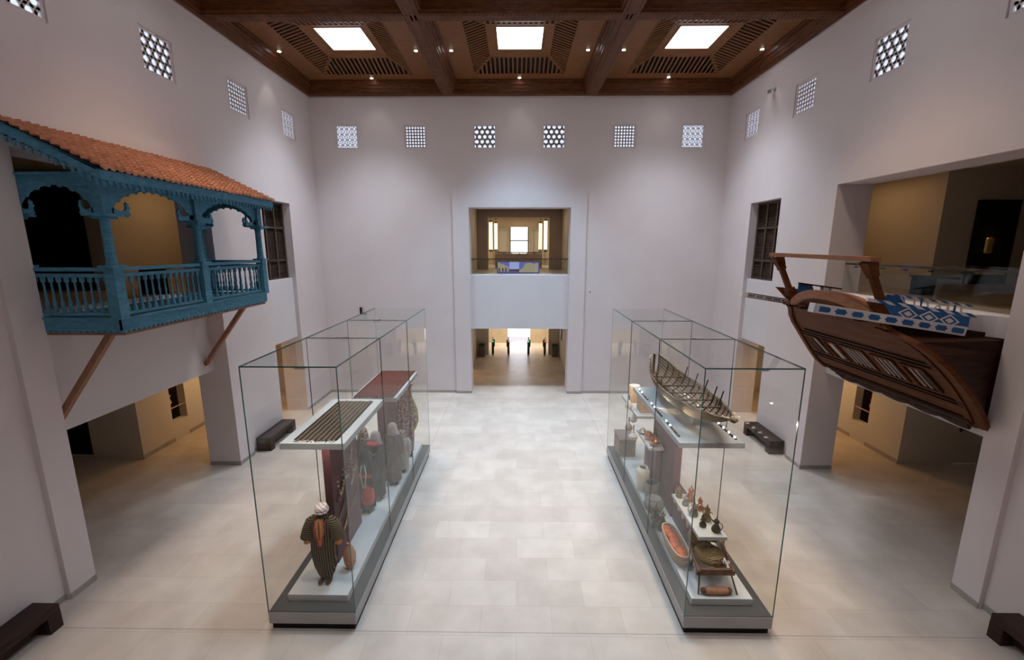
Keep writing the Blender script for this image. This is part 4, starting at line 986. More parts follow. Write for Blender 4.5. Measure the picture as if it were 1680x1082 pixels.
for s in (-1, 1): MB().ell((-3.0 + s * .05, 11.27, Z(.03)), (.04, .1, .03), 10, 6).tube([(-3.0 + s * .05, 11.33, Z(.04)), (-3.0 + s * .05, 11.35, Z(.14))], .025, 8).build('shoe', CHARC, r, smooth=True)

# ---- right case
sb = shelf(2.82, 3.95, 7.06, 10.15, 2.87, .095, 'long white raised shelf carrying the model boat')
for x, yy in ((2.90, [(7.3, 8.05), (8.25, 9.0), (9.2, 9.95)]), (3.86, [(7.2, 7.95), (8.15, 8.9), (9.1, 9.85)])):
    for a, b in yy:
        t = root('light_track', (x, (a + b) / 2, 2.87), '%s black light track on the %s edge of the boat shelf' % ({7.3: 'front', 8.25: 'middle', 9.2: 'rear', 7.2: 'front', 8.15: 'middle', 9.1: 'rear'}[a], 'aisle' if x < 3 else 'wall'), 'light track', 'light tracks on the boat shelf')
        MB().box(x - .02, x + .02, a, b, 2.87, 2.882).build('rail', BLACK, t)
        for k in range(4):
            y = a + .06 + (b - a - .12) * k / 3
            MB().lathe(x, y, [(.016, 2.882), (.018, 2.905), (.001, 2.908)], 8).build('spot_lens', LEDM if (x > 3 or k > 1) else STEEL, t)
# model boat
r = root('model_boat', (3.42, 8.6, 2.87), 'weathered wooden model boat with oars on the raised shelf', 'model boat')
def bsec(t):   # t 0 stern .. 1 bow
    y = 10.5 - 3.9 * t
    w = .44 * sin(PI * (.03 + .97 * t)) ** .62 if t < 1 else .012
    zs = 3.34 + .13 * (2 * t - .9) ** 2 + (.14 * (.18 - t) / .18 if t < .18 else 0)
    k0 = 2.985 + (.12 * (.12 - t) / .12 if t < .12 else 0); q = max(0, (t - .52) / .48)
    return y, max(w, .012), zs, min(k0 + (zs - k0) * q ** 1.9, zs - .03)
NP = 9; N = 34
mb = MB()
for s in (-1, 1):
    for p in range(NP):
        rows = []
        for q in (p / NP + .012, (p + 1) / NP - .004):
            a = q * PI / 2; row = []
            for k in range(N + 1):
                y, w, zs, zk = bsec(k / N); row.append((3.42 + s * w * sin(a) ** .8, y, zk + (zs - zk) * (1 - cos(a)) ** .85))
            rows.append(row)
        inn = [[(3.42 + (v[0] - 3.42) * .955, v[1], v[2] + .006) for v in rw] for rw in rows]
        mb.loft([rows[0], rows[1], inn[1], inn[0], rows[0]], cap=False, closed=False)
mb.build('hull', BOATW, r)
mb = MB()
for s in (-1, 1): mb.tube([(3.42 + s * bsec(k / N)[1] * 1.02, bsec(k / N)[0], bsec(k / N)[2] + .01) for k in range(N + 1)], .018, 6)
mb.build('gunwale', BOATW, r)
mb = MB()
for k in range(3, N - 1, 2):
    y, w, zs, zk = bsec(k / N)
    mb.tube([(3.42 + s_ * w * .93 * sin(a) ** .8, y, zk + .012 + (zs - zk) * (1 - cos(a)) ** .85) for s_, a in [(-1, PI / 2 * (1 - q / 5)) for q in range(5)] + [(1, PI / 2 * q / 5) for q in range(6)]], .011, 6)
mb.build('frames', BOATD, r)
MB().beam((3.42, 10.2, 3.05), (3.42, 8.2, 3.05), .07, .03).beam((3.42, 10.5, 2.985), (3.42, 8.5, 2.985), .035, .05).build('keel', BOATD, r)
for k in (8, 13, 17, 21, 25):
    y, w, zs, zk = bsec(k / N); MB().beam((3.42 - w * .93, y, zs - .07), (3.42 + w * .93, y, zs - .07), .05, .02).build('thwart', BOATD, r)
for k in (9, 13, 17, 21, 24):
    y, w, zs, zk = bsec(k / N); MB().tube([(3.42 + w * .86, y, zs - .14), (3.42 + w * 1.02, y - .05, zs + .22)], .013, 6).build('thole_post', BOATD, r)
for k in (10, 14, 20):
    y, w, zs, zk = bsec(k / N); MB().tube([(3.42 - w * .8, y, zs - .14), (3.42 - w * .8, y + .02, zs + .10)], .012, 6).build('thole_post', BOATD, r)
MB().tube([(3.42, 6.80, 3.44), (3.42, 6.62, 3.49), (3.42, 6.50, 3.52), (3.42, 6.42, 3.55)], [.03, .035, .05, .03], 8).build('bow_finial', BOATD, r, smooth=True)
MB().tube([(3.42, 10.5, 3.0), (3.42, 10.58, 3.3), (3.42, 10.54, 3.58), (3.42, 10.48, 3.62)], [.03, .035, .035, .03], 8).build('sternpost', BOATW, r, smooth=True)
for y, zc in ((7.9, 3.05), (8.9, 2.98), (9.8, 2.98)): MB().box(3.37, 3.47, y - .02, y + .02, 2.87, zc).build('cradle', STEEL, r)

# panels below the boat shelf
r = root('upright_divider', (3.40, 9.3, PF), 'aubergine upright panel carrying the boat shelf', 'display panel')
MB().box(3.34, 3.47, 8.55, 10.0, PF, 2.775).build('board', PURP, r)
r = root('upright_divider', (3.42, 7.9, PF), 'low aubergine panel under the coffee pot shelf', 'display panel')
MB().box(3.36, 3.46, 7.56, 8.5, PF, 1.235).build('board', PURP, r)
shelf(3.14, 3.63, 6.72, 8.06, 1.30, .065, 'low white shelf crowded with dallah coffee pots')
for i, (y, z) in enumerate([(7.62, .98), (7.86, 1.0), (8.1, 1.02), (8.34, 1.05)]):
    r = root('wooden_scoop', (3.33, y, z), ['first', 'second', 'third', 'last'][i] + ' pale wooden scoop from the front, hung under the pot shelf', 'scoop', 'wooden scoops under the pot shelf')
    MB().ell((3.32, y, z - .05), (.025, .05, .09), 12, 8).build('bowl', CREAMT, r, smooth=True)
    MB().tube([(3.33, y, z + .02), (3.33, y, z + .17)], .01, 6).build('handle', CREAMT, r)
def dallah(x, y, z, h, m, label, rz=0, grp='coffee pots on the low shelf'):
    r = root('coffee_pot', (x, y, z), label, 'coffee pot', grp)
    k = h / .3
    pr = [(.062, 0), (.075, .015), (.078, .05), (.06, .09), (.036, .13), (.034, .155), (.046, .175), (.05, .195), (.046, .20)]
    MB().lathe(x, y, [(a * k, z + b * k) for a, b in pr], 16).build('body', m, r, smooth=True)
    MB().lathe(x, y, [(a * k, z + b * k) for a, b in [(.048, .20), (.04, .215), (.016, .235), (.010, .25), (.014, .262), (.006, .275), (.003, .30)]], 12).build('lid', m, r, smooth=True)
    c, s = cos(rz), sin(rz)
    P = lambda a, b: (x + c * a * k, y + s * a * k, z + b * k)
    MB().tube([P(.04, .16), P(.07, .185), P(.105, .20), P(.13, .185)], [.016 * k, .013 * k, .010 * k, .004 * k], 8).build('spout', m, r, smooth=True)
    MB().tube([P(-.045, .185), P(-.09, .18), P(-.105, .13), P(-.085, .07), P(-.07, .05)], .008 * k, 6).build('handle', m, r, smooth=True)
    return r
for i, (x, y, h, m, l) in enumerate([
    (3.50, 6.88, .30, DKMET, 'dark bronze coffee pot nearest the shelf front corner'), (3.33, 7.02, .24, DKMET, 'small dark coffee pot near the shelf front edge'),
    (3.47, 7.20, .33, BRASS, 'large green-brass coffee pot behind the front pots'), (3.29, 7.34, .32, TIN, 'large tinned coffee pot on the aisle side'),
    (3.48, 7.52, .28, COPPER, 'reddish copper coffee pot on the wall side'), (3.26, 7.66, .24, TIN, 'grey coffee pot on the aisle edge of the shelf'),
    (3.42, 7.82, .34, COPPER, 'bright copper coffee pot at the shelf rear'), (3.24, 7.94, .26, BRASS, 'small brass coffee pot in the rear aisle corner')]):
    dallah(x, y, 1.30, h, m, l, rz=2.4 + i * 1.3)
# floor objects in the right case
r = root('oval_basket', (3.10, 7.45, PF), 'long oval palm basket filled with orange wool', 'basket')
def oval(rx, ry, z, n=28): return [(3.04 + rx * math.copysign(abs(cos(2 * PI * k / n)) ** .7, cos(2 * PI * k / n)), 7.47 + ry * math.copysign(abs(sin(2 * PI * k / n)) ** .7, sin(2 * PI * k / n)), z) for k in range(n)]
MB().loft([oval(.11, .42, PF + .002), oval(.15, .48, PF + .10), oval(.155, .50, PF + .25), oval(.15, .485, PF + .25), oval(.13, .45, PF + .12), oval(.1, .4, PF + .03)], cap=True).build('basket_body', BASKET, r)
mb = MB(); mb.tube(oval(.15, .495, PF + .255) + [oval(.15, .495, PF + .255)[0]], .012, 6); mb.build('rim', CREAMT, r)
mb = MB()
for k in range(9): mb.ell((3.04 + random.uniform(-.03, .03), 7.07 + .1 * k, PF + .19), (.10, .10, .045), 10, 6)
mb.build('wool_filling', ORANGE, r, smooth=True)
# camel saddle on a light frame
r = root('camel_saddle', (3.42, 6.9, PF), 'old camel saddle with wooden frame and coiled straw pad', 'camel saddle')
for x, xt in ((3.07, 3.10), (3.72, 3.62)):
    MB().tube([(x, 6.40, PF), (xt, 6.50, PF + .36)], .014, 6).build('leg', LEATH, r)
    MB().tube([(x + (.16 if x < 3.3 else -.02), 7.1, PF), (xt + (.12 if x < 3.3 else 0), 7.05, PF + .34)], .014, 6).build('leg', LEATH, r)
MB().beam((3.05, 6.50, PF + .36), (3.69, 6.50, PF + .36), .05, .11).build('front_board', LEATH, r)
for x in (3.08, 3.66): MB().tube([(x, 6.45, PF + .38), (x, 6.75, PF + .46), (x + .03, 6.98, PF + .52), (x + .10, 7.10, PF + .50)], [.03, .034, .034, .03], 8).build('side_rail', LEATH, r, smooth=True)
mb = MB().ell((3.38, 6.82, PF + .44), (.24, .26, .13), 20, 10); mb.build('straw_pad', STRAW, r, smooth=True)
mb = MB()
for k in range(6): 
    R = .21 - .033 * k; mb.tube([(3.40 + R * cos(a), 6.80 + R * sin(a) * .95, PF + .50 + .017 * k) for a in [2 * PI * q / 18 for q in range(19)]], .020, 6)
mb.build('coiled_rope', STRAW, r, smooth=True)
MB().tube([(3.16, 7.08, PF + .50), (3.26, 7.10, PF + .44), (3.38, 7.10, PF + .46), (3.5, 7.08, PF + .54), (3.62, 7.06, PF + .52)], [.035, .04, .04, .04, .03], 8).build('pommel_arch', STRAW, r, smooth=True)
mb = MB().ell((3.42, 7.32, PF + .42), (.20, .20, .17), 16, 8); mb.tube([(3.24, 7.2, PF + .36), (3.40, 7.14, PF + .30), (3.58, 7.2, PF + .38)], .045, 8); mb.build('rear_bundle', STRAW, r, smooth=True)
mb = MB()
for k in range(22): mb.ell((3.58 + random.uniform(-.06, .06), 6.62 + random.uniform(-.05, .05), PF + .45 + random.uniform(-.02, .03)), (.012, .012, .008), 6, 4)
mb.build('shell_ornament', SWHITE, r)
r = root('leather_roll', (3.38, 6.44, PF + .06), 'rolled tan leather cushion lying below the saddle', 'cushion')
MB().tube([(3.19, 6.42, PF + .065), (3.22, 6.42, PF + .065), (3.52, 6.42, PF + .065), (3.56, 6.42, PF + .065)], [.05, .062, .062, .05], 14).build('roll', LEATHT, r, smooth=True)
for x in (3.15, 3.59): MB().tube([(x - .04, 6.42, PF + .065), (x, 6.42, PF + .065), (x + .04, 6.42, PF + .065)], [.03, .052, .045] if x < 3.3 else [.045, .052, .03], 12).build('end_cap', LEATH, r, smooth=True)
r = root('small_basket', (3.68, 6.95, PF), 'small dark round basket beside the camel saddle', 'basket')
MB().lathe(3.68, 6.95, [(.07, PF + .002), (.10, PF + .07), (.105, PF + .16), (.09, PF + .16), (.08, PF + .05)], 16).build('basket_body', STRAW, r, smooth=True)
def jar(x, y, z, prof, m, label, name='jar', cat='jar', sub=None, grp=None):
    r = root(name, (x, y, z), label, cat, grp)
    MB().lathe(x, y, [(a, z + b) for a, b in prof], 20).build('vessel', m, r, smooth=True)
    if sub: MB().lathe(x, y, [(a, z + b) for a, b in sub[0]], 16).build(sub[1], sub[2], r, smooth=True)
jar(3.02, 9.62, PF, [(.10, .002), (.13, .15), (.16, .42), (.165, .5), (.12, .57), (.10, .58), (.115, .60), (.09, .60), (.085, .5)], CERAM, 'tall cream storage jar with open mouth', sub=([(.08, .56), (.001, .565)], 'dark_mouth', BLACK))
jar(2.98, 10.45, PF + .9, [(.03, .0), (.10, .05), (.115, .11), (.07, .17), (.025, .20), (.03, .24)], CERAM, 'round white flask hanging, lowest of the four', 'flask', 'flask', ([(.01, .24), (.015, .40)], 'cord', DARK), 'hanging flasks')
jar(3.04, 10.75, PF + 1.25, [(.03, .0), (.09, .04), (.10, .10), (.05, .17), (.02, .22)], CERAM, 'round white flask hanging, third from the bottom', 'flask', 'flask', ([(.01, .2), (.015, .36)], 'cord', DARK), 'hanging flasks')
jar(2.96, 10.95, PF + 1.55, [(.03, .0), (.09, .04), (.10, .10), (.05, .17), (.02, .24)], CERAM, 'round white flask with thin neck, topmost of the four', 'flask', 'flask', ([(.01, .2), (.015, .36)], 'cord', DARK), 'hanging flasks')
jar(2.90, 10.62, PF + 1.08, [(.03, .0), (.09, .04), (.10, .10), (.05, .17), (.02, .22)], mat('buff_clay', (.42, .33, .27), .7), 'buff clay flask hanging behind the white ones', 'flask', 'flask', ([(.01, .2), (.015, .36)], 'cord', DARK), 'hanging flasks')
jar(3.08, 9.10, PF, [(.13, .002), (.14, .1), (.15, .45), (.155, .50), (.14, .50), (.13, .4)], CERAMD, 'dark grey straight-sided bucket', 'bucket', 'bucket', ([(.13, .46), (.001, .46)], 'dark_inside', BLACK))
jar(3.02, 8.72, PF, [(.10, .002), (.19, .10), (.22, .19), (.19, .29), (.14, .33), (.15, .35), (.12, .35)], CERAMD, 'wide dark grey cooking pot', 'pot', 'pot', ([(.12, .33), (.001, .33)], 'dark_mouth', BLACK))
jar(3.02, 8.12, PF, [(.09, .002), (.13, .05), (.12, .12), (.06, .20), (.035, .26), (.03, .30), (.055, .34), (.04, .35)], DKMET, 'big dark ewer with narrow neck on the case floor', 'ewer', 'ewer', ([(.04, .35), (.02, .38), (.008, .42)], 'lid', DKMET))
dallah(2.97, 8.42, PF, .42, DKMET, 'dark coffee pot on the case floor behind the ewer', 2.2, 'coffee pots on the case floor')
dallah(2.86, 8.20, PF, .26, DKMET, 'small dark coffee pot on the case floor by the glass', 1.2, 'coffee pots on the case floor')
r = root('wooden_chest', (3.05, 11.6, PF), 'brown carved wooden chest at the rear of the boat case', 'chest')
MB().box(2.85, 3.30, 11.28, 11.95, PF, PF + .48).build('box', mat('chest_wood', (.17, .11, .095), .6, col2=(.26, .18, .15), scale=18), r, bevel=.01)
MB().box(2.84, 3.31, 11.26, 11.97, PF + .48, PF + .53).build('lid', mat('chest_lid', (.24, .17, .145), .6, col2=(.34, .25, .22), scale=22), r, bevel=.01)
shelf(2.98, 3.32, 9.15, 10.2, 1.75, .06, 'small white middle shelf holding copper bowls')
r = root('upright_divider', (3.1, 9.7, PF), 'narrow aubergine plinth below the copper bowls', 'display panel')
MB().box(3.20, 3.32, 9.3, 10.15, PF, 1.69).build('board', PURP, r)
jar(3.15, 9.32, 1.75, [(.07, 0), (.12, .05), (.115, .13), (.08, .18), (.04, .22), (.02, .26)], COPPER, 'bright copper lidded pot on the middle shelf front', 'copper_pot', 'pot')
jar(3.10, 9.62, 1.75, [(.05, 0), (.10, .06), (.09, .15), (.06, .19)], COPPER, 'plain copper bowl in the middle of the shelf', 'copper_bowl', 'bowl')
jar(3.06, 9.95, 1.75, [(.05, 0), (.10, .05), (.06, .10), (.03, .14)], TIN, 'tinned bowl at the rear of the middle shelf', 'tin_bowl', 'bowl')
jar(3.24, 9.55, 1.75, [(.05, 0), (.07, .12), (.04, .24), (.05, .30)], DKMET, 'dark jug standing behind the copper pot', 'jug', 'jug')
shelf(3.0, 3.62, 10.3, 11.9, 2.05, .07, 'rear white shelf holding the glowing drum and lattice box')
r = root('drum', (3.2, 11.3, 2.05), 'tall pale wooden drum lit warmly on the rear shelf', 'drum')
MB().lathe(3.2, 11.35, [(.13, 2.05), (.14, 2.15), (.15, 2.5), (.14, 2.52)], 18).build('shell', CREAMT, r, smooth=True)
MB().lathe(3.2, 11.35, [(.14, 2.52), (.001, 2.53)], 18).build('skin', CERAM, r)
r = root('lattice_box', (3.3, 10.7, 2.05), 'wooden lattice box lit from inside on the rear shelf', 'box')
MB().box(3.15, 3.48, 10.52, 10.9, 2.05, 2.42).build('box', mat('lattice_wood', (.40, .22, .12), .6, col2=(.66, .46, .28), scale=40, lo=.48, hi=.52), r)
MB().box(3.13, 3.5, 10.5, 10.92, 2.42, 2.45).build('lid', CREAMT, r)

# ------------------------------------------------------------------ entrance hall beyond the end wall (ground floor)
Y1 = YB + .7
struct(MB().box(-2.55, -2.33, 21.45, 24.75, 0, 2.85).build('wall_entrance', WARMWALL)); struct(MB().box(-5.2, -2.5, 24.7, 24.9, 0, 2.85).box(-5.4, -5.2, Y1, 24.9, 0, 2.85).build('wall_entrance', WARMWALL))
struct(MB().box(2.42, 2.62, Y1, 24.75, 0, 2.85).build('wall_entrance', WARMWALL))
struct(MB().box(-2.4, -1.66, 24.75, 24.95, 0, 2.85).build('wall_lobby', WARMWALL), 'cream wall beside the lit lobby opening, bin on balcony side')
struct(MB().box(1.83, 2.6, 24.75, 24.95, 0, 2.85).build('wall_lobby', WARMWALL), 'cream wall beside the lit lobby opening, bin on ship side')
struct(MB().box(-6, 6, Y1, 29.2, 2.85, 5.03).build('ceiling_entrance', WARMWALL))
LIMEW = mat('lobby_limestone', (.66, .56, .42), .6, col2=(.74, .64, .50), scale=1.5)
struct(MB().box(-3.2, -.62, 28.0, 28.2, 0, 2.85).build('wall_lobby', LIMEW)); struct(MB().box(.86, 3.2, 28.0, 28.2, 0, 2.85).build('wall_lobby', LIMEW))
struct(MB().box(-3.4, -3.2, 24.9, 28.2, 0, 2.85).build('wall_lobby', LIMEW)); struct(MB().box(3.2, 3.4, 24.9, 28.2, 0, 2.85).build('wall_lobby', LIMEW))
def turnstile(x, s, label, red):
    y = 24.56; r = root('turnstile', (x, y, 0), label, 'turnstile', 'ticket gates at the entrance')
    MB().lathe(x, y, [(.06, 0), (.06, .12)], 12).build('foot', BRASS, r)
    MB().box(x - .065, x + .065, y - .12, y + .12, .12, .86).build('pedestal', DARK, r, bevel=.01)
    MB().box(x - (.11 if s < 0 else .02), x + (.11 if s > 0 else .02), y - .16, y + .16, .55, .93).build('reader_housing', DARK, r, bevel=.01)
    MB().box(x - .03, x + .03, y - .04, y - .02, .93, 1.10).build('ticket_reader', STEEL, r)
    MB().box(x - .03, x + .03, y - .168, y - .16, .84, .89).build('status_light', emit('gate_' + ('red' if red else 'green'), (1, .05, .05) if red else (.05, 1, .35), 3), r)
turnstile(-1.40, 1, 'outer entrance gate next to the opening jamb on the balcony side', False)
turnstile(-.50, -1, 'central entrance gate with red light on the balcony side', True)
turnstile(.66, 1, 'central entrance gate with green light on the ship side', False)
turnstile(1.60, -1, 'outer entrance gate next to the opening jamb on the ship side', True)
for x, l in ((-2.03, 'square dark litter bin beside the gates on the balcony side'), (2.17, 'square dark litter bin beside the gates on the ship side')):
    r = root('litter_bin', (x, 24.4, 0), l, 'bin', 'bins at the entrance')
    MB().box(x - .17, x + .17, 24.2, 24.55, 0, .66).build('body', GREYM if 0 else mat('bin_grey', (.13, .12, .11), .5), r)
    MB().box(x - .18, x + .18, 24.19, 24.56, .66, .72).build('rim', DARK, r)
r = root('wall_notice', (2.41, 23.3, 1.8), 'tall dark framed notice on the entrance side wall', 'notice')
MB().box(2.37, 2.42, 22.9, 23.9, 1.25, 2.5).build('frame', DARK, r)
MB().box(2.365, 2.37, 22.98, 23.82, 1.33, 2.42).build('sheet', mat('notice_sheet', (.35, .32, .3), .6), r)

# ------------------------------------------------------------------ upper foyer beyond the end wall
TAUPE = mat('taupe_wall', (.34, .27, .24), .8, col2=(.37, .30, .265), scale=1)
struct(MB().box(-2.25, -2.05, Y1, 22.45, 5.06, 8.05).build('wall_foyer', WARMWALL)); struct(MB().box(2.26, 2.46, Y1, 22.45, 5.06, 8.05).build('wall_foyer', WARMWALL))
struct(MB().box(-6, 6, Y1, 29.5, 5.04, 5.06).build('floor_foyer', FLOORM))
struct(holed(-2.3, 2.5, 5.06, 8.05, [(-1.50, 1.62, 5.0, 7.66)], lambda u, z, t: (u, 22.45 + t, z), .25).build('wall_foyer', TAUPE), 'taupe wall with a wide opening at the back of the upper foyer')
struct(MB().box(-6, 6, Y1, 29.5, 8.05, 8.2).build('ceiling_foyer', TAUPE))
struct(MB().box(-3.2, -3.0, 22.7, 29.5, 5.06, 8.05).build('wall_foyer', LIMEW)); struct(MB().box(3.1, 3.3, 22.7, 29.5, 5.06, 8.05).build('wall_foyer', LIMEW))
struct(holed(-3.2, 3.3, 5.06, 8.05, [(-.50, .74, 5.75, 7.48)], lambda u, z, t: (u, 29.2 + t, z), .2).build('wall_foyer', LIMEW), 'pale wall with the tall window at the far end of the foyer')
r = root('window', (.12, 29.25, 5.75), 'bright two-pane window at the far end of the upper foyer', 'window'); r['kind'] = 'structure'
MB().box(-.52, -.44, 29.22, 29.28, 5.75, 7.48).box(.68, .76, 29.22, 29.28, 5.75, 7.48).box(-.5, .74, 29.22, 29.28, 6.58, 6.64).build('frame', DARK, r)
MB().box(-.5, .74, 29.3, 29.31, 5.75, 7.48).build('pane', BGLASS, r)
for x0, x1, l in ((-1.45, -.62, 'balcony'), (.86, 1.75, 'ship')):
    r = root('folding_screen', ((x0 + x1) / 2, 28.9, 5.06), 'grey panelled screen beside the far window on the %s side' % l, 'screen')
    MB().box(x0, x1, 28.9, 29.1, 5.06, 7.4).build('panel', mat('screen_grey', (.46, .43, .40), .6), r)
    MB().box(x0 + .1, x1 - .1, 28.88, 28.9, 5.9, 7.2).build('inset', mat('screen_inset', (.55, .52, .48), .6), r)
    MB().beam((x0 + .2, 28.85, 5.8), (x0 + .2, 28.85, 7.3), .04, .04).build('slat', BRASS, r)
LAMPG = emit('lantern_glow', (1, .80, .48), 4.0)
for x, y, z0, z1, l in ((-1.36, 22.2, 5.95, 7.55, 'outer'), (-1.22, 24.6, 5.95, 7.6, 'inner'), (1.30, 24.6, 5.95, 7.6, 'inner'), (1.44, 22.9, 5.95, 7.62, 'outer')):
    y = 23.2 if l == 'outer' else 25.2
    if l == 'outer': x *= 1.02
    r = root('tube_lantern', (x, y, z1), '%s tall glowing tube lantern on the %s side of the foyer opening' % (l, 'balcony' if x < 0 else 'ship'), 'lantern', 'tube lanterns in the foyer')
    MB().lathe(x, y, [(.085, z0 + .12), (.085, z1 - .1)], 12).build('glowing_tube', LAMPG, r)
    MB().lathe(x, y, [(.10, z0), (.10, z0 + .12)], 12).lathe(x, y, [(.10, z1 - .1), (.10, z1)], 12).box(x - .015, x + .015, y - .12, y - .10, z0, z1).build('bronze_cap', BRASS, r)
    MB().tube([(x, y, z1), (x, y, 8.05)], .012, 6).build('hanging_rod', DARK, r)
r = root('foyer_counter', (.1, 24.2, 5.06), 'low taupe parapet with dark handrail inside the foyer', 'parapet')
MB().box(-1.22, 1.35, 24.1, 24.3, 5.06, 5.84).build('parapet_body', TAUPE, r)
MB().beam((-1.2, 24.05, 5.90), (1.33, 24.05, 5.90), .06, .05).build('handrail', SHUT, r)
for k in range(5): MB().box(-.75 + .42 * k, -.71 + .42 * k, 24.05, 24.1, 5.80, 5.88).build('bracket', SHUT, r)
# glass balustrade at the upper opening
r = root('glass_balustrade', (.1, Y1 - .1, 5.06), 'glass balustrade with slim rail in the upper end wall opening', 'balustrade')
for a, b in ((-1.94, -.6), (-.58, .76), (.78, 2.13)): MB().box(a, b, Y1 - .14, Y1 - .128, 5.06, 5.72).build('glass_pane', BGLASS, r)
MB().beam((-1.95, Y1 - .08, 5.70), (2.14, Y1 - .08, 5.70), .045, .04).build('handrail', SHUT, r)
for x in (-1.85, -1.2, -.35, .6, 1.2, 2.03): MB().box(x - .02, x + .02, Y1 - .14, Y1 - .08, 5.62, 5.66).build('bracket', DARK, r)
# panoramic screen
r = root('panorama_screen', (.04, 19.35, 5.06), 'low wide lit screen showing blue sky and stone ruins in the upper foyer', 'screen')
MB().box(-.90, .98, 19.36, 19.42, 5.06, 5.56).build('cabinet', DARK, r)
SB = emit('screen_blue', (.16, .17, .62), .75); SL = emit('screen_pale', (.42, .48, .85), .85); SS = emit('screen_stone', (.42, .38, .26), .8); SD = emit('screen_brown', (.12, .07, .05), .7)
MB().box(-.88, .96, 19.352, 19.36, 5.08, 5.55).build('sky', SB, r)
MB().box(-.35, .08, 19.350, 19.352, 5.24, 5.55).build('pale_sky', SL, r)
fS = lambda u, z, t: (u, 19.350 - t, z)
m2 = MB().prism([(-.86, 5.53), (-.86, 5.14), (-.38, 5.14), (-.38, 5.34), (-.6, 5.44)], fS, .002); m2.build('ruin_arcade', SS, r)
m2 = MB()
for x in (-.80, -.64, -.50): m2.prism([(x - .035, 5.14), (x + .035, 5.14), (x + .035, 5.26), (x, 5.31), (x - .035, 5.26)], lambda u, z, t: (u, 19.347 - t, z), .002)
m2.build('arch_shadow', SD, r)
MB().prism([(.08, 5.10), (.10, 5.20), (.24, 5.30), (.36, 5.50), (.60, 5.52), (.72, 5.46), (.92, 5.52), (.92, 5.10)], fS, .002).build('ruin_wall', SS, r)
MB().prism([(-.36, 5.14), (.08, 5.14), (.08, 5.23), (-.36, 5.22)], fS, .002).build('ground_strip', SD, r)

# ------------------------------------------------------------------ lights
def area(name, loc, rot, sx, sy, power, col=(1, 1, 1), spread=PI):
    l = bpy.data.lights.new(name, 'AREA'); l.shape = 'RECTANGLE'; l.size = sx; l.size_y = sy; l.energy = power; l.color = col; l.spread = spread
    o = bpy.data.objects.new(name, l); COL.objects.link(o); o.location = loc; o.rotation_euler = rot; return o
def spot(name, loc, tgt, power, angle, col, blend=.6, size=.05):
    l = bpy.data.lights.new(name, 'SPOT'); l.energy = power; l.spot_size = angle; l.spot_blend = blend; l.color = col; l.shadow_soft_size = size
    o = bpy.data.objects.new(name, l); COL.objects.link(o); o.location = loc
    o.rotation_euler = (Vector(tgt) - Vector(loc)).to_track_quat('-Z', 'Y').to_euler(); return o
SKYP = {0: (230, 150), 1: (185, 70), 2: (45, 8)}
for ri, (y0, y1) in enumerate(ROWS):
    for ci, (x0, x1) in enumerate(coff):
        c = (.55, .77, 1.0) if ci == 1 else ((.80, .89, 1.0), (1, .75, .54), (1, .75, .54))[ri]
        area('skylight_light', ((x0 + x1) / 2, (y0 + y1) / 2, ZS - .03), (0, 0, 0), 1.3, 1.3, SKYP[ri][0 if ci == 1 else 1], c, math.radians(85 if ci == 1 else (92, 80, 100)[ri]))
# daylight entering through the entrance doors
area('entrance_daylight', (.12, 28.1, 1.5), (-PI / 2, 0, 0), 1.4, 2.6, 22, (.85, .91, 1.0), math.radians(150))
area('lobby_fill', (.1, 27.3, 2.8), (0, 0, 0), 5, .8, 70, (1, .86, .62), math.radians(110))  # added warm fill that brightens the far lobby walls
# warm ceiling lamps of the side rooms
for s in (-1, 1):
    area('side_room_lamp', (s * 9.9, 14.6, 2.80), (0, 0, 0), .5, 2.5, 30, (1, .60, .22))
    area('side_room_lamp', (s * 9.9, 13.4, 8.15), (0, 0, 0), .6, 2.0, 11, (1, .60, .26))
area('foyer_lamp', (.1, 20.6, 8.0), (0, 0, 0), 3, .6, 16, (1, .80, .52))
area('foyer_lamp', (.1, 26.5, 8.0), (0, 0, 0), 4, 1.0, 75, (1, .84, .58))
area('entrance_lamp', (-3.7, 21.8, 2.80), (0, 0, 0), 1.0, 2.0, 34, (1, .66, .28))
area('entrance_lamp', (0, 22.0, 2.82), (0, 0, 0), 1.2, .6, 7, (1, .78, .46))
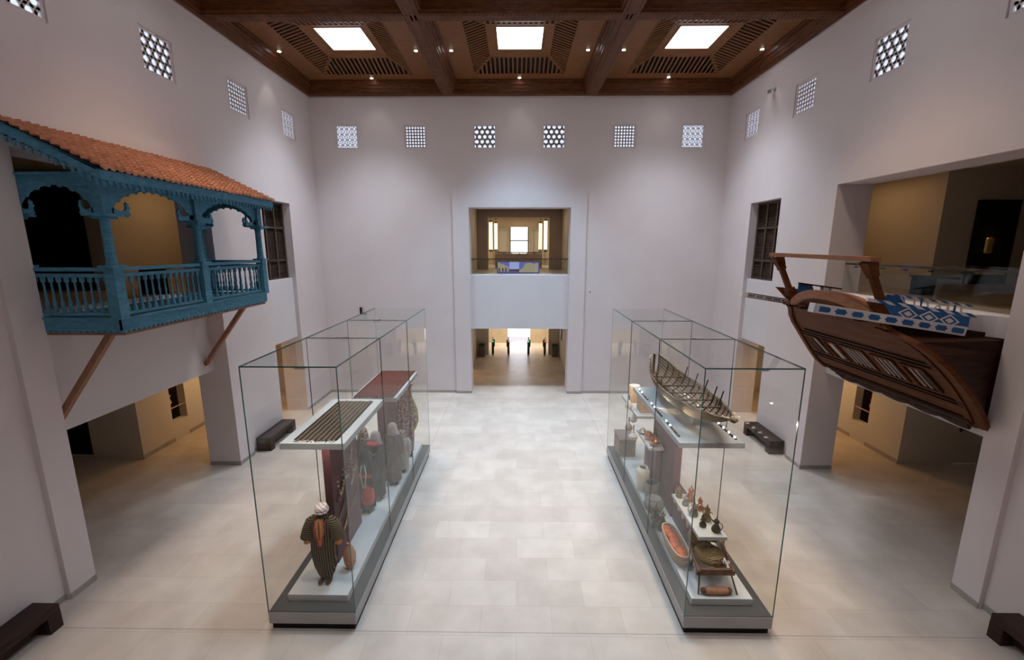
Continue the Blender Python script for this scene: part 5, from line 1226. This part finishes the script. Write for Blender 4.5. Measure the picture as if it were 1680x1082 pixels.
# spots inside the cases
for x in (-3.35, 3.42):
    for y, p in ((6.36, 11), (8.4, 7), (10.8, 11)):
        area('case_lamp', (x, y, 4.44), (0, 0, 0), .25, .4 if y < 7 else .9, p, (1, .93, .82), math.radians(110))
area('shelf_lamp', (3.42, 7.4, 2.76), (0, 0, 0), .2, .9, 26, (1, .85, .66)); area('shelf_lamp', (3.1, 9.7, 2.76), (0, 0, 0), .15, 1.0, 6, (1, .80, .58))
area('shelf_lamp', (-3.36, 6.80, 2.89), (0, 0, 0), .7, .15, 5, (1, .85, .66)); area('shelf_lamp', (-3.2, 10.0, 2.69), (0, 0, 0), .5, .8, 5, (1, .85, .66))
for y in (8.6, 7.6): spot('boat_spot', (3.86, y, 2.93), (3.6, y, 3.2), 14, 1.4, (1, .82, .6))
spot('boat_spot', (2.92, 8.8, 2.92), (3.3, 8.4, 3.1), 26, 1.5, (1, .82, .6)); spot('boat_spot', (2.92, 7.8, 2.92), (3.3, 7.4, 3.15), 26, 1.5, (1, .82, .6))
spot('drum_spot', (3.0, 11.0, 2.65), (3.2, 11.3, 2.2), 6, 1.6, (1, .72, .4)); 
# downlights washing the end wall and upper corners
for cx in CXS: spot('downlight_beam', (cx, 17.38, ZF - .05), (cx, 17.7, 4), 14, 1.2, (1, .93, .88))
for s in (-1, 1): spot('downlight_beam', (s * 7.5, 15.1, ZF - .05), (s * 7.95, 15.1, 6), 26, 1.0, (1, .90, .84), .35)
spot('gold_spot', (11.9, 10.6, 8.1), (12.3, 11.7, 6.25), 25, .35, (1, .8, .5))

# world: overcast sky, cooler above, warm pale ground haze below
w = bpy.data.worlds.new('sky'); sc.world = w; w.use_nodes = True; nt = w.node_tree; bg = nt.nodes['Background']
tc = _n(nt, 'ShaderNodeTexCoord'); sp = _n(nt, 'ShaderNodeSeparateXYZ'); rp = _n(nt, 'ShaderNodeValToRGB')
rp.color_ramp.elements[0].position = .0; rp.color_ramp.elements[0].color = (1, .93, .85, 1); rp.color_ramp.elements[1].position = .42; rp.color_ramp.elements[1].color = (.58, .68, 1, 1)
nt.links.new(tc.outputs['Generated'], sp.inputs[0]); nt.links.new(sp.outputs['Z'], rp.inputs[0]); nt.links.new(rp.outputs[0], bg.inputs[0]); bg.inputs[1].default_value = 2.2

sc.view_settings.view_transform = 'Standard'; sc.view_settings.look = 'None'; sc.view_settings.gamma = 1; sc.view_settings.exposure = 0.0; sc.view_settings.use_curve_mapping = False
cy = sc.cycles
cy.max_bounces = 10; cy.diffuse_bounces = 5; cy.glossy_bounces = 4; cy.transparent_max_bounces = 32; cy.transmission_bounces = 6
cy.sample_clamp_indirect = 4; cy.use_denoising = True; cy.caustics_reflective = False; cy.caustics_refractive = False
cy.use_light_tree = True
